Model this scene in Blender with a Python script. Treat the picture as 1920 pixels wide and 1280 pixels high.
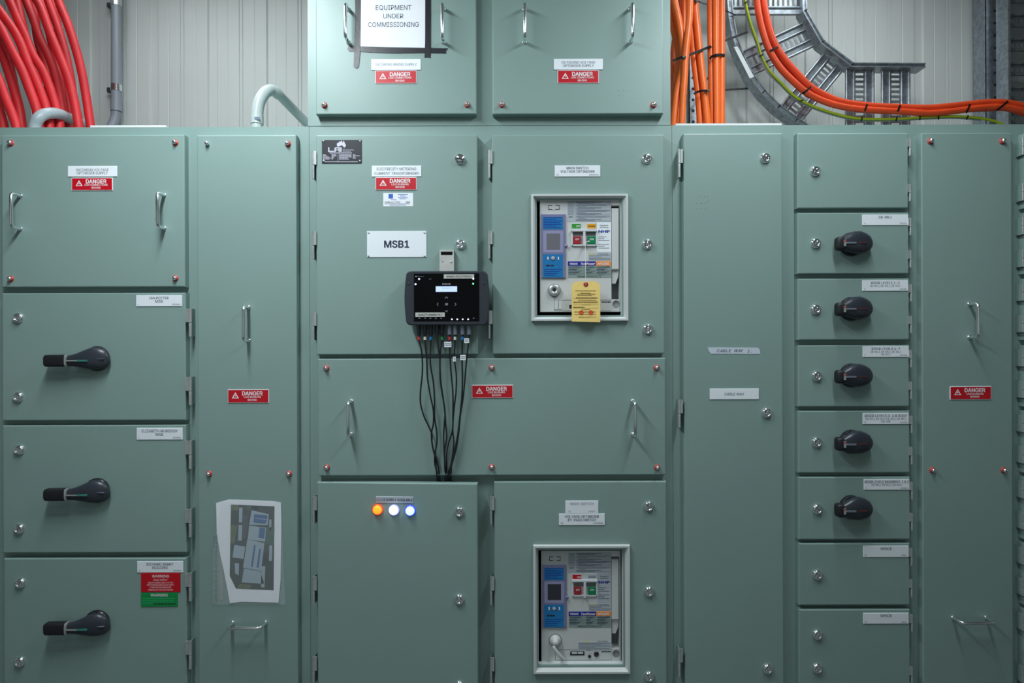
import bpy, math
from mathutils import Vector, Matrix
from mathutils.geometry import tessellate_polygon
PI = math.pi
C = bpy.context.scene.collection
scene = bpy.context.scene
for o in list(bpy.data.objects): bpy.data.objects.remove(o)

# ------------------------------------------------------------------ camera, light, exposure
D0, PX, ZC, TH = 2.30, 0.002, 1.50, 0.0032      # camera distance to the door faces, metres per pixel there, eye height, roll
cam = bpy.data.objects.new('camera', bpy.data.cameras.new('camera')); C.objects.link(cam)
cam.data.sensor_width = 36; cam.data.lens = 36 * D0 / (1920 * PX); cam.data.clip_start = 0.01
cam.matrix_world = Matrix.Translation((0, -D0, ZC)) @ Matrix.Rotation(PI/2, 4, 'X') @ Matrix.Rotation(-TH, 4, 'Z')
scene.camera = cam
scene.view_settings.view_transform = 'Standard'; scene.view_settings.look = 'None'
scene.view_settings.gamma = 1; scene.view_settings.use_curve_mapping = False
scene.view_settings.exposure = 0.0
w = bpy.data.worlds.new('world'); scene.world = w; w.use_nodes = True
w.node_tree.nodes['Background'].inputs[0].default_value = (0.8, 0.9, 1, 1)
w.node_tree.nodes['Background'].inputs[1].default_value = 0.05
# x, y, z, watts, length along x, length along y of the suspended battens
LIGHTS = [(-1.02, -1.00, 3.12, 42, .15, 1.2, 'white batten lamp hung above the left of the switchboard aisle'),
          (0.98, -0.90, 3.12, 23, .15, 1.2, 'white batten lamp hung above the right of the switchboard aisle'),
          (-0.80, -2.75, 3.30, 5, 1.2, .15, 'white batten lamp hung across the aisle behind the viewer'),  # added unseen lamp: frontal fill and brighter reflections in the chrome
          (-1.45, 0.28, 3.45, 7, 1.2, .15, 'white batten lamp hung over the red cables behind the switchboard front'),  # added out of view to brighten the left of the back wall
          (1.45, 0.28, 3.45, 8.5, 1.2, .15, 'white batten lamp hung over the cable ladder behind the switchboard front')]  # likewise added out of view, for the back wall on the right
LIGHT_COL = (0.91, 1.0, 1.04)

# ------------------------------------------------------------------ helpers
def P(px, py, y=0.0):
    u, v = px - 960, py - 640
    s = PX * (D0 + y) / D0
    return Vector(((u - TH*v) * s, y, ZC - (v + TH*u) * s))
def S(y=0.0): return PX * (D0 + y) / D0

MATS = {}
def mat(name, col, rough=0.5, metal=0.0, bump=None, var=None, emit=None, alpha=None, coat=0, spec=None):
    if name in MATS: return MATS[name]
    m = bpy.data.materials.new(name); m.use_nodes = True
    nt = m.node_tree; b = nt.nodes['Principled BSDF']
    b.inputs['Base Color'].default_value = (*col, 1); b.inputs['Roughness'].default_value = rough
    b.inputs['Metallic'].default_value = metal
    if spec is not None: b.inputs['Specular IOR Level'].default_value = spec
    if coat: b.inputs['Coat Weight'].default_value = coat; b.inputs['Coat Roughness'].default_value = 0.1
    if emit: b.inputs['Emission Color'].default_value = (*emit[0], 1); b.inputs['Emission Strength'].default_value = emit[1]
    if alpha is not None: b.inputs['Alpha'].default_value = alpha
    tc = nt.nodes.new('ShaderNodeTexCoord')
    if bump:
        n = nt.nodes.new('ShaderNodeTexNoise'); n.inputs['Scale'].default_value = bump[0]; n.inputs['Detail'].default_value = 2
        nt.links.new(tc.outputs['Object'], n.inputs['Vector'])
        bp = nt.nodes.new('ShaderNodeBump'); bp.inputs['Strength'].default_value = bump[1]; bp.inputs['Distance'].default_value = bump[2]
        nt.links.new(n.outputs['Fac'], bp.inputs['Height']); nt.links.new(bp.outputs['Normal'], b.inputs['Normal'])
    if var:                                   # soft blotchy wear in the colour itself
        n2 = nt.nodes.new('ShaderNodeTexNoise'); n2.inputs['Scale'].default_value = var[0]; n2.inputs['Detail'].default_value = 4
        nt.links.new(tc.outputs['Object'], n2.inputs['Vector'])
        r = nt.nodes.new('ShaderNodeValToRGB'); k = var[1]
        r.color_ramp.elements[0].position = .3; r.color_ramp.elements[1].position = .7
        r.color_ramp.elements[0].color = (*[c*(1-k) for c in col], 1); r.color_ramp.elements[1].color = (*[min(1, c*(1+k)) for c in col], 1)
        nt.links.new(n2.outputs['Fac'], r.inputs['Fac']); nt.links.new(r.outputs['Color'], b.inputs['Base Color'])
    MATS[name] = m
    return m
def srgb(r, g, b): return tuple(((c/255)/12.92 if c/255 <= .04045 else ((c/255+.055)/1.055)**2.4) for c in (r, g, b))

PAINT = mat('green_powder_coat', srgb(135, 160, 155), .42, bump=(420, .35, .0006), var=(2.2, .025))
CHROME = mat('chrome', (.90, .92, .95), .15, 1.0)
STEEL = mat('zinc_steel', (.60, .62, .62), .34, .65, var=(30, .12))
NICKEL = mat('nickel_plate', (.66, .66, .63), .36, .45, var=(40, .08))
GALV = mat('galvanised_steel', (.36, .40, .44), .40, .85, var=(55, .25))
WHITE = mat('engraved_white_plastic', srgb(236, 242, 248), .35)
PAPER = mat('paper', srgb(238, 242, 248), .7)
TEXT = mat('dark_lettering', srgb(38, 44, 72), .6)
GREYTXT = mat('grey_lettering', srgb(110, 120, 140), .6)
RED = mat('red_plate', srgb(196, 8, 30), .4)
WTXT = mat('white_lettering', srgb(240, 236, 240), .5)
GREENP = mat('green_plate', srgb(4, 140, 70), .4)
DGREEN = mat('dark_green_lettering', srgb(0, 62, 34), .5)
MGREEN = mat('mid_green_lettering', srgb(40, 170, 105), .5)
BLACK = mat('black_plastic', (.012, .013, .016), .28)
BLACKM = mat('black_rubber', (.010, .010, .012), .5)
DARKG = mat('dark_grey_plastic', (.030, .036, .048), .32, bump=(700, .2, .0004))
TAPE = mat('black_tape', (.008, .009, .016), .35, bump=(90, .5, .001))
GREYP = mat('grey_plastic', srgb(112, 120, 134), .45)
CONDUIT = mat('grey_pvc', srgb(160, 170, 176), .38)
CONDUITD = mat('darker_grey_pvc', srgb(140, 146, 156), .4)
CONDUITW = mat('pale_pvc', srgb(190, 200, 200), .32)
REDC = mat('red_sheath', srgb(204, 30, 38), .55, var=(14, .12))
ORANGE = mat('orange_sheath', srgb(242, 112, 42), .38, var=(18, .07))
ORANGED = mat('deep_orange_sheath', srgb(226, 72, 28), .4, var=(18, .07))
GY = mat('green_yellow_sheath', srgb(160, 176, 22), .4)
GREYC = mat('grey_sheath', srgb(150, 156, 164), .4)
WALL = mat('ribbed_wall_paint', srgb(205, 208, 206), .5, var=(3, .03))
FLOORM = mat('grey_floor', srgb(96, 98, 96), .5, var=(5, .1))
CEILM = mat('ceiling_paint', srgb(205, 207, 205), .8)
DARK = mat('dark_interior', (.012, .016, .022), .6)
WASHER = mat('red_washer', srgb(190, 70, 64), .4)
YEL = mat('green_plastic', srgb(60, 170, 60), .4)

class MB:
    def __init__(s): s.v=[]; s.f=[]; s.m=[]; s.s=[]; s.mats=[]
    def add(s, vs, fs, m, smooth=False):
        if m not in s.mats: s.mats.append(m)
        i = s.mats.index(m); n = len(s.v)
        s.v += [tuple(v) for v in vs]
        for f in fs: s.f.append([n+k for k in f]); s.m.append(i); s.s.append(smooth)
        return s
    def box(s, x0, x1, y0, y1, z0, z1, m):
        return s.add([(x0,y0,z0),(x1,y0,z0),(x1,y0,z1),(x0,y0,z1),(x0,y1,z0),(x1,y1,z0),(x1,y1,z1),(x0,y1,z1)],
            [(0,1,2,3),(5,4,7,6),(4,0,3,7),(1,5,6,2),(3,2,6,7),(4,5,1,0)], m)
    def pbox(s, r, y0, y1, m):                      # rectangle given by its pixels in the photo at depth y0
        c = P((r[0]+r[2])/2, (r[1]+r[3])/2, y0); k = S(y0); w_, h_ = (r[2]-r[0])*k/2, (r[3]-r[1])*k/2
        return s.box(c.x-w_, c.x+w_, y0, y1, c.z-h_, c.z+h_, m)
    def slab(s, r, y0, y1, m, rad=.004, hole=None, seg=3):
        c = P((r[0]+r[2])/2, (r[1]+r[3])/2, y0); k = S(y0); w_, h_ = (r[2]-r[0])*k/2, (r[3]-r[1])*k/2
        def ring(i, y): return [(c.x-w_+i,y,c.z-h_+i),(c.x+w_-i,y,c.z-h_+i),(c.x+w_-i,y,c.z+h_-i),(c.x-w_+i,y,c.z+h_-i)]
        rings = [ring(.0, y1)]
        for j in range(seg+1):
            a = PI/2*j/seg; rings.append(ring(rad*(1-math.cos(a)), y0+rad*(1-math.sin(a))))
        if hole:
            hc = P((hole[0]+hole[2])/2, (hole[1]+hole[3])/2, y0); hw, hh = (hole[2]-hole[0])*k/2, (hole[3]-hole[1])*k/2
            for y in (y0, y1): rings.append([(hc.x-hw,y,hc.z-hh),(hc.x+hw,y,hc.z-hh),(hc.x+hw,y,hc.z+hh),(hc.x-hw,y,hc.z+hh)])
            rings.append(rings[0])
        vs = [v for q in rings for v in q]; fs = []
        for j in range(len(rings)-1):
            for q in range(4): a, b = 4*j+q, 4*j+(q+1)%4; fs.append((a, b, b+4, a+4))
        if not hole:
            n = 4*(len(rings)-1); fs.append((n, n+1, n+2, n+3)); fs.append((3, 2, 1, 0))
        return s.add(vs, fs, m)
    def poly(s, pts, y0, y1, m):                    # pts = pixels; front outline extruded from y0 back to y1
        a = [P(x, y, y0) for x, y in pts]; n = len(a)
        if sum(a[i].x*a[(i+1)%n].z - a[(i+1)%n].x*a[i].z for i in range(n)) < 0: a.reverse()
        return s.add(a + [(p.x, y1, p.z) for p in a], [tuple(range(n))] + [((i+1)%n, i, i+n, (i+1)%n+n) for i in range(n)], m)
    def lathe(s, c, prof, m, seg=20, smooth=True):  # profile (radius, distance out of the wall), axis -y
        vs = []; fs = []
        for r, d in prof:
            for i in range(seg):
                a = 2*PI*i/seg; vs.append((c[0]+r*math.cos(a), c[1]-d, c[2]+r*math.sin(a)))
        for j in range(len(prof)-1):
            for i in range(seg):
                a, b = j*seg+i, j*seg+(i+1) % seg; fs.append((a, b, b+seg, a+seg))
        s.add(vs, fs, m, smooth)
        if prof[-1][0] > 1e-6: s.add(vs[-seg:], [tuple(range(seg))], m)
        return s
    def tube(s, pts, r, m, seg=10, sub=6, smooth=True, curve=True):
        pts = [Vector(p) for p in pts]
        if curve and len(pts) > 2:
            q = [2*pts[0]-pts[1]] + pts + [2*pts[-1]-pts[-2]]; out = []
            for i in range(1, len(q)-2):
                for j in range(sub):
                    t = j/sub; a, b, c_, d = q[i-1], q[i], q[i+1], q[i+2]
                    out.append(.5*((2*b)+(c_-a)*t+(2*a-5*b+4*c_-d)*t*t+(3*b-a-3*c_+d)*t**3))
            out.append(pts[-1]); pts = out
        n = len(pts); tan = [(pts[min(i+1, n-1)]-pts[max(i-1, 0)]).normalized() for i in range(n)]
        u = tan[0].orthogonal().normalized(); vs = []; fs = []
        for i in range(n):
            u = (u - tan[i]*u.dot(tan[i])).normalized(); v = tan[i].cross(u)
            for k in range(seg):
                a = 2*PI*k/seg; vs.append(pts[i] + (u*math.cos(a)+v*math.sin(a))*r)
        for i in range(n-1):
            for k in range(seg):
                a, b = i*seg+k, i*seg+(k+1) % seg; fs.append((a, b, b+seg, a+seg))
        s.add(vs, fs, m, smooth); s.add(vs[:seg], [tuple(range(seg-1, -1, -1))], m); s.add(vs[-seg:], [tuple(range(seg))], m)
        return s
    def strap(s, pts, wid, th, m):                  # flat band lying roughly parallel to the board
        pts = [Vector(p) for p in pts]; n = len(pts); vs = []; fs = []
        for i in range(n):
            t = (pts[min(i+1, n-1)]-pts[max(i-1, 0)]).normalized(); side = t.cross(Vector((0, 1, 0)))
            side = side.normalized()*wid/2 if side.length > 1e-4 else Vector((0, 0, wid/2))
            nn = t.cross(side).normalized()*th/2
            vs += [pts[i]+side+nn, pts[i]-side+nn, pts[i]-side-nn, pts[i]+side-nn]
        for i in range(n-1):
            for k in range(4): a, b = 4*i+k, 4*i+(k+1) % 4; fs.append((a, b, b+4, a+4))
        fs += [(3, 2, 1, 0), tuple(range(4*n-4, 4*n))]
        return s.add(vs, fs, m)
    def loft(s, st, m, seg=20, e=.8):               # stations (x, z, yc, half z, half y)
        vs = []; fs = []
        for x, z, yc, hz, hy in st:
            for k in range(seg):
                a = 2*PI*k/seg; c_, q = math.cos(a), math.sin(a)
                vs.append((x, yc+hy*math.copysign(abs(c_)**e, c_), z+hz*math.copysign(abs(q)**e, q)))
        for i in range(len(st)-1):
            for k in range(seg): a, b = i*seg+k, i*seg+(k+1) % seg; fs.append((a, b, b+seg, a+seg))
        s.add(vs, fs, m, True); s.add(vs[:seg], [tuple(range(seg))], m); s.add(vs[-seg:], [tuple(range(seg-1, -1, -1))], m)
        return s
    def text(s, t, px, py, h, w_, y, m, bold=0.0, shear=0.0, left=False):   # centre and size in photo pixels at depth y
        vs, fs = glyphs(t, 0, shear)
        k = S(y); c = P(px, py, y); X0, X1 = min(v[0] for v in vs), max(v[0] for v in vs)
        ch = CAPH[0]; sx = (w_*k/(X1-X0)) if w_ else h*k/ch; sz = h*k/ch
        off = X0 if left else (X0+X1)/2
        n = 1 if not bold else (2 if bold < .012 else 4)       # heavier strokes: the same letters laid over each other, a hair apart
        for i, (dx, dz) in enumerate(((-1, 0), (1, 0), (0, 1), (0, -1))[:n] if n > 1 else ((0, 0),)):
            b = min(bold, .03)*1.1
            s.add([(c.x+(v[0]-off+dx*b)*sx, y-.00006*i-.00002*v[2], c.z+(v[1]-ch/2+dz*b*.7)*sz) for v in vs], fs, m)
        return s
    def bars(s, x0, x1, y, h, yy, m, pat=(5, 2, 3, 1.5, 6, 2, 4, 1)):       # a line of print too small to read
        x = x0; i = 0; k = .42*h/1.0
        while x < x1:
            l = pat[i % len(pat)]*k; g = .6*k
            s.pbox((x, y-h/2, min(x+l, x1), y+h/2), yy, yy+.0002, m); x += l+g; i += 1
        return s
    def build(s, name, parent=None, origin=None):
        if origin is None:
            if True:
                xs = [v[0] for v in s.v]; ys = [v[1] for v in s.v]; zs = [v[2] for v in s.v]
                origin = Vector(((min(xs)+max(xs))/2, (min(ys)+max(ys))/2, min(zs) if parent is None else (min(zs)+max(zs))/2))
        origin = Vector(origin)
        me = bpy.data.meshes.new(name)
        me.from_pydata([(v[0]-origin.x, v[1]-origin.y, v[2]-origin.z) for v in s.v], [], s.f)
        for m in s.mats: me.materials.append(m)
        me.polygons.foreach_set('material_index', s.m); me.polygons.foreach_set('use_smooth', s.s); me.update()
        return put(name, me, origin, parent)
WP = {}
def put(name, me, wpos, parent=None, rot=None):
    o = bpy.data.objects.new(name, me); C.objects.link(o); wpos = Vector(wpos); WP[o.name] = wpos
    if parent is not None:
        o.parent = parent; o.location = wpos - WP[parent.name]
    else: o.location = wpos
    if rot: o.rotation_euler = rot
    return o
def mesh_only(mb, name):
    me = bpy.data.meshes.new(name); me.from_pydata(mb.v, [], mb.f)
    for m in mb.mats: me.materials.append(m)
    me.polygons.foreach_set('material_index', mb.m); me.polygons.foreach_set('use_smooth', mb.s); me.update()
    return me
def thing(name, loc, label, cat, group=None):
    o = put(name, None, loc); return tag(o, label, cat, group)
def tag(o, label, cat=None, group=None):
    o['label'] = label
    if cat: o['category'] = cat
    if group: o['group'] = group
    return o
def struct(o): o['kind'] = 'structure'; return o

GL = {}
import os
try:    # Blender's own interface face, a plain grotesque like the engraved plates
    FONT = bpy.data.fonts.load(os.path.join(bpy.utils.system_resource('DATAFILES'), 'fonts', 'Inter.woff2'))
except Exception: FONT = None
def glyphs(t, bold, shear):
    """outline of each letter, filled stroke by stroke (the face draws some letters as overlapping strokes): (x, z, layer) and triangles"""
    k = (t, shear)
    if k in GL: return GL[k]
    cu = bpy.data.curves.new('t', 'FONT'); cu.body = t
    if FONT: cu.font = FONT
    cu.size = 1; cu.shear = shear; cu.resolution_u = 3; cu.dimensions = '2D'; cu.fill_mode = 'NONE'
    o = bpy.data.objects.new('t', cu); C.objects.link(o)
    dg = bpy.context.evaluated_depsgraph_get(); me = bpy.data.meshes.new_from_object(o.evaluated_get(dg))
    adj = {}; co = [(v.co.x, v.co.y) for v in me.vertices]
    for e in me.edges: p_, q_ = e.vertices; adj.setdefault(p_, []).append(q_); adj.setdefault(q_, []).append(p_)
    seen = set(); L = []
    for i in adj:
        if i in seen: continue
        l = [i]; seen.add(i)
        while True:
            n = [q for q in adj[l[-1]] if q not in seen]
            if not n: break
            seen.add(n[0]); l.append(n[0])
        L.append([co[q] for q in l])
    bpy.data.objects.remove(o); bpy.data.curves.remove(cu); bpy.data.meshes.remove(me)
    area = lambda l: sum(l[i][0]*l[(i+1) % len(l)][1]-l[(i+1) % len(l)][0]*l[i][1] for i in range(len(l)))
    def inside(p, l):
        c = False
        for i in range(len(l)):
            (x0, y0), (x1, y1) = l[i], l[i-1]
            if (y0 > p[1]) != (y1 > p[1]) and p[0] < (x1-x0)*(p[1]-y0)/(y1-y0)+x0: c = not c
        return c
    sg = area(max(L, key=lambda l: abs(area(l)))) > 0
    vs, fs = [], []
    outer = [l for l in L if (area(l) > 0) == sg]; holes = [l for l in L if (area(l) > 0) != sg]
    for li, l in enumerate(outer):
        grp = [l]+[h for h in holes if inside(h[0], l)]
        flat = [p for g in grp for p in g]; n0 = len(vs)
        vs += [(p[0], p[1], li % 3) for p in flat]
        for tri in tessellate_polygon([[Vector((p[0], p[1], 0)) for p in g] for g in grp]): fs.append(tuple(n0+q for q in tri))
    GL[k] = (vs, fs)
    return GL[k]
CAPH = [max(v[1] for v in glyphs('H', 0, 0)[0])]

# ------------------------------------------------------------------ room
def plane_box(name, *a): mb = MB().box(*a[:6], a[6]); return struct(mb.build(name))
plane_box('floor', -4.6, 4.6, -3.6, 1.05, -.1, 0, FLOORM)
plane_box('ceiling', -4.6, 4.6, -3.6, 1.05, 3.75, 3.85, CEILM)
plane_box('wall_left', -4.7, -4.6, -3.6, 1.05, 0, 3.75, WALL)
plane_box('wall_right', 4.6, 4.7, -3.6, 1.05, 0, 3.75, WALL)
plane_box('wall_front', -4.6, 4.6, -3.7, -3.6, 0, 3.75, WALL)
YW = .90
def ribbed_wall():
    per, x0 = .3072, 1.972; prof = []
    for k in range(-22, 10):
        b = x0+k*per
        for dx, dy in ((-.013,0),(-.011,.005),(-.007,.005),(-.005,0),(.005,0),(.007,.005),(.011,.005),(.013,0),(.066,0),(.069,.002),(.072,0),
                       (.130,0),(.136,.010),(.176,.010),(.182,0),(.232,0),(.235,.002),(.238,0)):
            x = b+dx
            if -4.6 < x < 4.6: prof.append((x, YW+dy))
    prof = [(-4.6, YW)]+prof+[(4.6, YW)]; n = len(prof)
    mb = MB(); mb.add([(x, y, 0) for x, y in prof]+[(x, y, 3.75) for x, y in prof], [(i, i+1, n+i+1, n+i) for i in range(n-1)], WALL)
    mb.box(-4.6, 4.6, YW+.03, 1.05, 0, 3.75, WALL)
    return struct(mb.build('wall_back'))
ribbed_wall()
for lx, ly, lz, pw, sx, sy, lab in LIGHTS:
    t = thing('ceiling_light', (lx, ly, lz), lab, 'lamp', 'suspended battens'); hx, hy = sx/2, sy/2
    MB().box(lx-hx-.02, lx+hx+.02, ly-hy-.02, ly+hy+.02, lz+.03, lz+.08, CEILM).build('housing', t)
    MB().box(lx-hx-.01, lx+hx+.01, ly-hy-.01, ly+hy+.01, lz+.012, lz+.03, mat('lamp_diffuser', (.9, .9, .9), .5, emit=((.92, 1, .98), 3))).build('diffuser', t)
    for q in (-.8, .8):
        x, y = (lx, ly+q*hy) if sy > sx else (lx+q*hx, ly)
        MB().tube([(x, y, lz+.08), (x, y, 3.75)], .004, STEEL, 6, curve=False).build('hanger', t)
    L = bpy.data.lights.new('lamp', 'AREA'); L.shape = 'RECTANGLE'; L.size = sx; L.size_y = sy; L.energy = pw; L.color = LIGHT_COL
    lo = bpy.data.objects.new('lamp', L); C.objects.link(lo); lo.parent = t; lo.location = (0, 0, .008)

# ------------------------------------------------------------------ shared hardware
def rod(pts, r=.005):
    return MB().tube(pts, r, CHROME, 12, 5)
def bent(h, d, R=.013):                              # pull handle path along z
    pts = [(0, .0, h)]
    pts += [(0, -d+R, h)] + [(0, -d+R-R*math.sin(a), h-R+R*math.cos(a)) for a in (PI/6, PI/3, PI/2)]
    return pts + [(x, y, -z) for x, y, z in reversed(pts)]
mb = MB(); mb.tube(bent(.062, .044), .0062, CHROME, 12, curve=False)
for z in (.062, -.062): mb.lathe((0, 0, z), [(.0085, 0), (.0085, .003), (.006, .004)], CHROME, 14)
PULL = mesh_only(mb, 'pull_handle')
mb = MB(); mb.lathe((0, 0, 0), [(.0195, 0), (.0195, .003), (.0165, .0095), (.014, .011), (.0105, .011), (.0098, .006), (.0001, .006)], CHROME, 24)
mb.box(-.0042, .0042, -.0105, -.006, -.0042, .0042, CHROME)
LOCK = mesh_only(mb, 'quarter_turn_lock')
mb = MB(); mb.lathe((0, 0, 0), [(.0195, 0), (.0195, .003), (.0175, .011), (.0001, .011)], CHROME, 24)
mb.box(-.011, .011, -.0116, -.0108, -.0025, .0025, DARK)
LOCKSLOT = mesh_only(mb, 'slotted_lock')
def screw(washer):
    mb = MB()
    if washer: mb.lathe((0, 0, 0), [(.0115, 0), (.0115, .0025), (.004, .003)], WASHER, 18)
    mb.lathe((0, 0, 0), [(.006, 0), (.006, .006), (.0078, .007), (.0078, .0105), (.006, .0135), (.003, .015), (.0001, .0152)], CHROME, 16)
    return mesh_only(mb, 'panel_screw')
SCREW, SCREWN = screw(True), screw(False)
def hinge(side, h=.104, wd=.010, leaf=None):                    # side +1: leaf reaches the door on its right
    mb = MB(); m = STEEL
    for z0, z1 in ((.001, h/2), (-h/2, -.001)):
        mb.tube([(0, -.004, z0), (0, -.004, z1)], wd*.52, m, 12, curve=False)
    a, b = sorted((0, side*(leaf or wd*1.35))); mb.box(a, b, -.006, -.001, .001, h/2, m)
    mb.box(-wd*.12, wd*.12, -.002, .0295, -h/2, h/2, PAINT)
    return mesh_only(mb, 'hinge')
HL, HR = hinge(1, wd=.0085, leaf=.012), hinge(-1, wd=.011, leaf=.019)
HS = hinge(-1, .064, .006); HSL = hinge(1, .064, .006)

def door(cab, r, hole=None, name='door', y=0.0, handle=None):
    k = S(0); mb = MB().slab(r, y, .0295, PAINT, hole=hole)
    c = P((r[0]+r[2])/2, (r[1]+r[3])/2, 0)
    return mb.build(name, cab, origin=(c.x-(r[2]-r[0])*k/2, .0295, c.z))
def locks(d, pts, me=None):
    for x, y in pts: o = put('lock', me or LOCK, P(x, y), d)
def screws(d, pts):
    for x, y in pts: put('screw', SCREW, P(x, y), d)
def pulls(d, pts, horiz=False):                       # midpoint between the feet
    for x, y in pts: put('handle', PULL, P(x, y), d, (0, PI/2, 0) if horiz else None)
def hinges(d, x, ys, me):
    for y in ys: put('hinge', me, P(x, y), d)

def plate(d, r, lines, m=None, border=None, name='label_plate', y=-.0026, label=None, th=None, extra=None, rad=.0008, back=0.0):
    """engraved plate: lines = (text, x fraction, y fraction, height px, width px or None, material, bold)"""
    mb = MB(); mb.slab(r, y, back, m or WHITE, rad, seg=1)
    yy = y-.0003
    if border: mb.pbox((r[0]+1, r[1]+1, r[2]-1, r[3]-1), yy, y, border); yy -= .0003
    W, H = r[2]-r[0], r[3]-r[1]
    for t, fx, fy, h, w_, tm, bo in lines: mb.text(t, r[0]+W*fx, r[1]+H*fy, h, w_, yy, tm, bo)
    if extra: extra(mb, r, yy)
    o = mb.build(name, d)
    if label: o['label'] = label
    return o
def danger(d, r, second, label=None):
    def tri(mb, q, yy):
        W, H = q[2]-q[0], q[3]-q[1]; cx, t, b = q[0]+W*.185, q[1]+H*.20, q[1]+H*.66; hw = W*.085
        mb.poly([(cx, t), (cx+hw, b), (cx-hw, b)], yy, yy+.0002, WTXT)
        mb.poly([(cx, t+3), (cx+hw-2.6, b-1.4), (cx-hw+2.6, b-1.4)], yy-.0003, yy, RED)
        mb.poly([(cx+.8, t+4), (cx-1.4, b-4.4), (cx+.1, b-4.4), (cx-.6, b-1.8), (cx+1.5, b-5.6), (cx+.1, b-5.6)], yy-.0006, yy-.0003, WTXT)
    plate(d, r, [('DANGER', .60, .29, 7.2, 38, WTXT, .022), (second, .60, .56, 3.4, 43 if len(second) > 13 else 32, WTXT, .012), ('BEHIND', .60, .78, 3.4, 17, WTXT, .012)],
          m=WTXT, border=RED, extra=tri, label='red danger sign reading %s behind' % second.lower(), name='danger_sign')

# ------------------------------------------------------------------ cabinets
ZT = ZC + 404*PX*(D0+.03)/D0
def carcass(x0, x1, z0, z1, holes=(), y0=.03, y1=.62):
    mb = MB(); m = PAINT
    xs = sorted({x0, x1, *[h[0] for h in holes], *[h[1] for h in holes]}); zs = sorted({z0, z1, *[h[2] for h in holes], *[h[3] for h in holes]})
    for i in range(len(xs)-1):
        for j in range(len(zs)-1):
            a, b, c, d = xs[i], xs[i+1], zs[j], zs[j+1]
            if any(h[0] <= a and b <= h[1] and h[2] <= c and d <= h[3] for h in holes): continue
            mb.add([(a, y0, c), (b, y0, c), (b, y0, d), (a, y0, d)], [(0, 1, 2, 3)], m)
    for a, b, c, d in holes:
        q = .18; v = [(a, y0, c), (b, y0, c), (b, y0, d), (a, y0, d), (a, q, c), (b, q, c), (b, q, d), (a, q, d)]
        mb.add(v, [(0, 1, 5, 4), (1, 2, 6, 5), (2, 3, 7, 6), (3, 0, 4, 7), (4, 5, 6, 7)], DARK)
    v = [(x0, y0, z0), (x1, y0, z0), (x1, y0, z1), (x0, y0, z1), (x0, y1, z0), (x1, y1, z0), (x1, y1, z1), (x0, y1, z1)]
    mb.add(v, [(5, 4, 7, 6), (4, 0, 3, 7), (1, 5, 6, 2), (3, 2, 6, 7), (4, 5, 1, 0)], m)
    return mb
def cabinet(x0, x1, label, z0=.0, z1=ZT, holes=()):
    t = thing('switchboard_cabinet', ((x0+x1)/2, .325, z0), label, 'cabinet', 'bays of the green switchboard')
    carcass(x0, x1, z0, z1, holes).build('body', t)
    return t
G = .0012
K3 = S(.03)
def marks(d, pts):                                  # small rub marks left on the paint
    mb = MB()
    for x, y, r in pts: mb.lathe(P(x, y, -.0001), [(r*.002, 0), (.0001, .0002)], mat('rub_mark', srgb(104, 126, 122), .6), 8)
    mb.build('rub_marks', d)
XA, XB, XC_, XD = -2.30, -378.7*K3, 301.4*K3, 957*K3

# left bay
A = cabinet(XA, XB-G, 'green switchboard bay with three pistol-grip switches, left of the metering bay')
d = door(A, (3, 253, 346, 538), name='cover_panel')
screws(d, [(21, 268.5), (329, 267.5), (21, 522.5), (329, 521.5)]); pulls(d, [(38.5, 398), (308, 397)])
plate(d, (127, 311, 219, 331), [('INCOMING VOLTAGE', .5, .37, 4.9, 61, TEXT, 0), ('OPTIMISER SUPPLY', .5, .66, 4.9, 58, TEXT, 0)], label='white plate reading incoming voltage optimiser supply')
danger(d, (134, 333, 211, 357), 'LIVE CONNECTIONS')
def rotary_big():
    cx, cz = 0, 0; u = .002; mb = MB()
    mb.lathe((0, 0, 0), [(.047, 0), (.047, .006), (.044, .012), (.040, .013)], BLACK, 32)
    for i in range(7):                                # position marks round the flange
        a = PI*(.02+.09*i); mb.add([(.0415*math.cos(a+q)*k_, -.0135, .0415*math.sin(a+q)*k_) for q, k_ in ((0, 1), (.06, 1), (.06, 1.08), (0, 1.08))], [(0, 1, 2, 3)], GREYTXT)
    X = lambda p: (p-180)*u
    st = [(X(208), -.006, -.016, .004, .004), (X(206), -.004, -.017, .020, .010), (X(200), -.002, -.018, .033, .014), (X(190), .001, -.020, .041, .018),
          (X(178), .001, -.023, .041, .020), (X(166), -.001, -.026, .034, .020), (X(154), -.004, -.029, .026, .017), (X(144), -.006, -.031, .0215, .015), (X(136), -.0065, -.032, .020, .014)]
    mb.loft(st, DARKG, 24)
    mb.loft([(X(138), -.0065, -.032, .0225, .016), (X(133), -.0065, -.032, .0225, .016)], STEEL, 20, .5)
    mb.loft([(X(134), -.0065, -.032, .0225, .0165), (X(104), -.0065, -.034, .0225, .0165), (X(98), -.0065, -.034, .022, .016), (X(95), -.0065, -.034, .017, .012), (X(94), -.0065, -.034, .010, .008)], BLACKM, 20, .45)
    mb.box(X(138), X(158), -.0505, -.035, -.0085, -.0045, STEEL)
    mb.box(X(157), X(176), -.0490, -.035, -.0095, -.0035, mat('teal_slot', srgb(60, 130, 120), .4))
    mb.box(X(191), X(203), -.0385, -.030, -.0010, .0003, GREYTXT)
    return mesh_only(mb, 'rotary_handle')
ROT = rotary_big()
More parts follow.
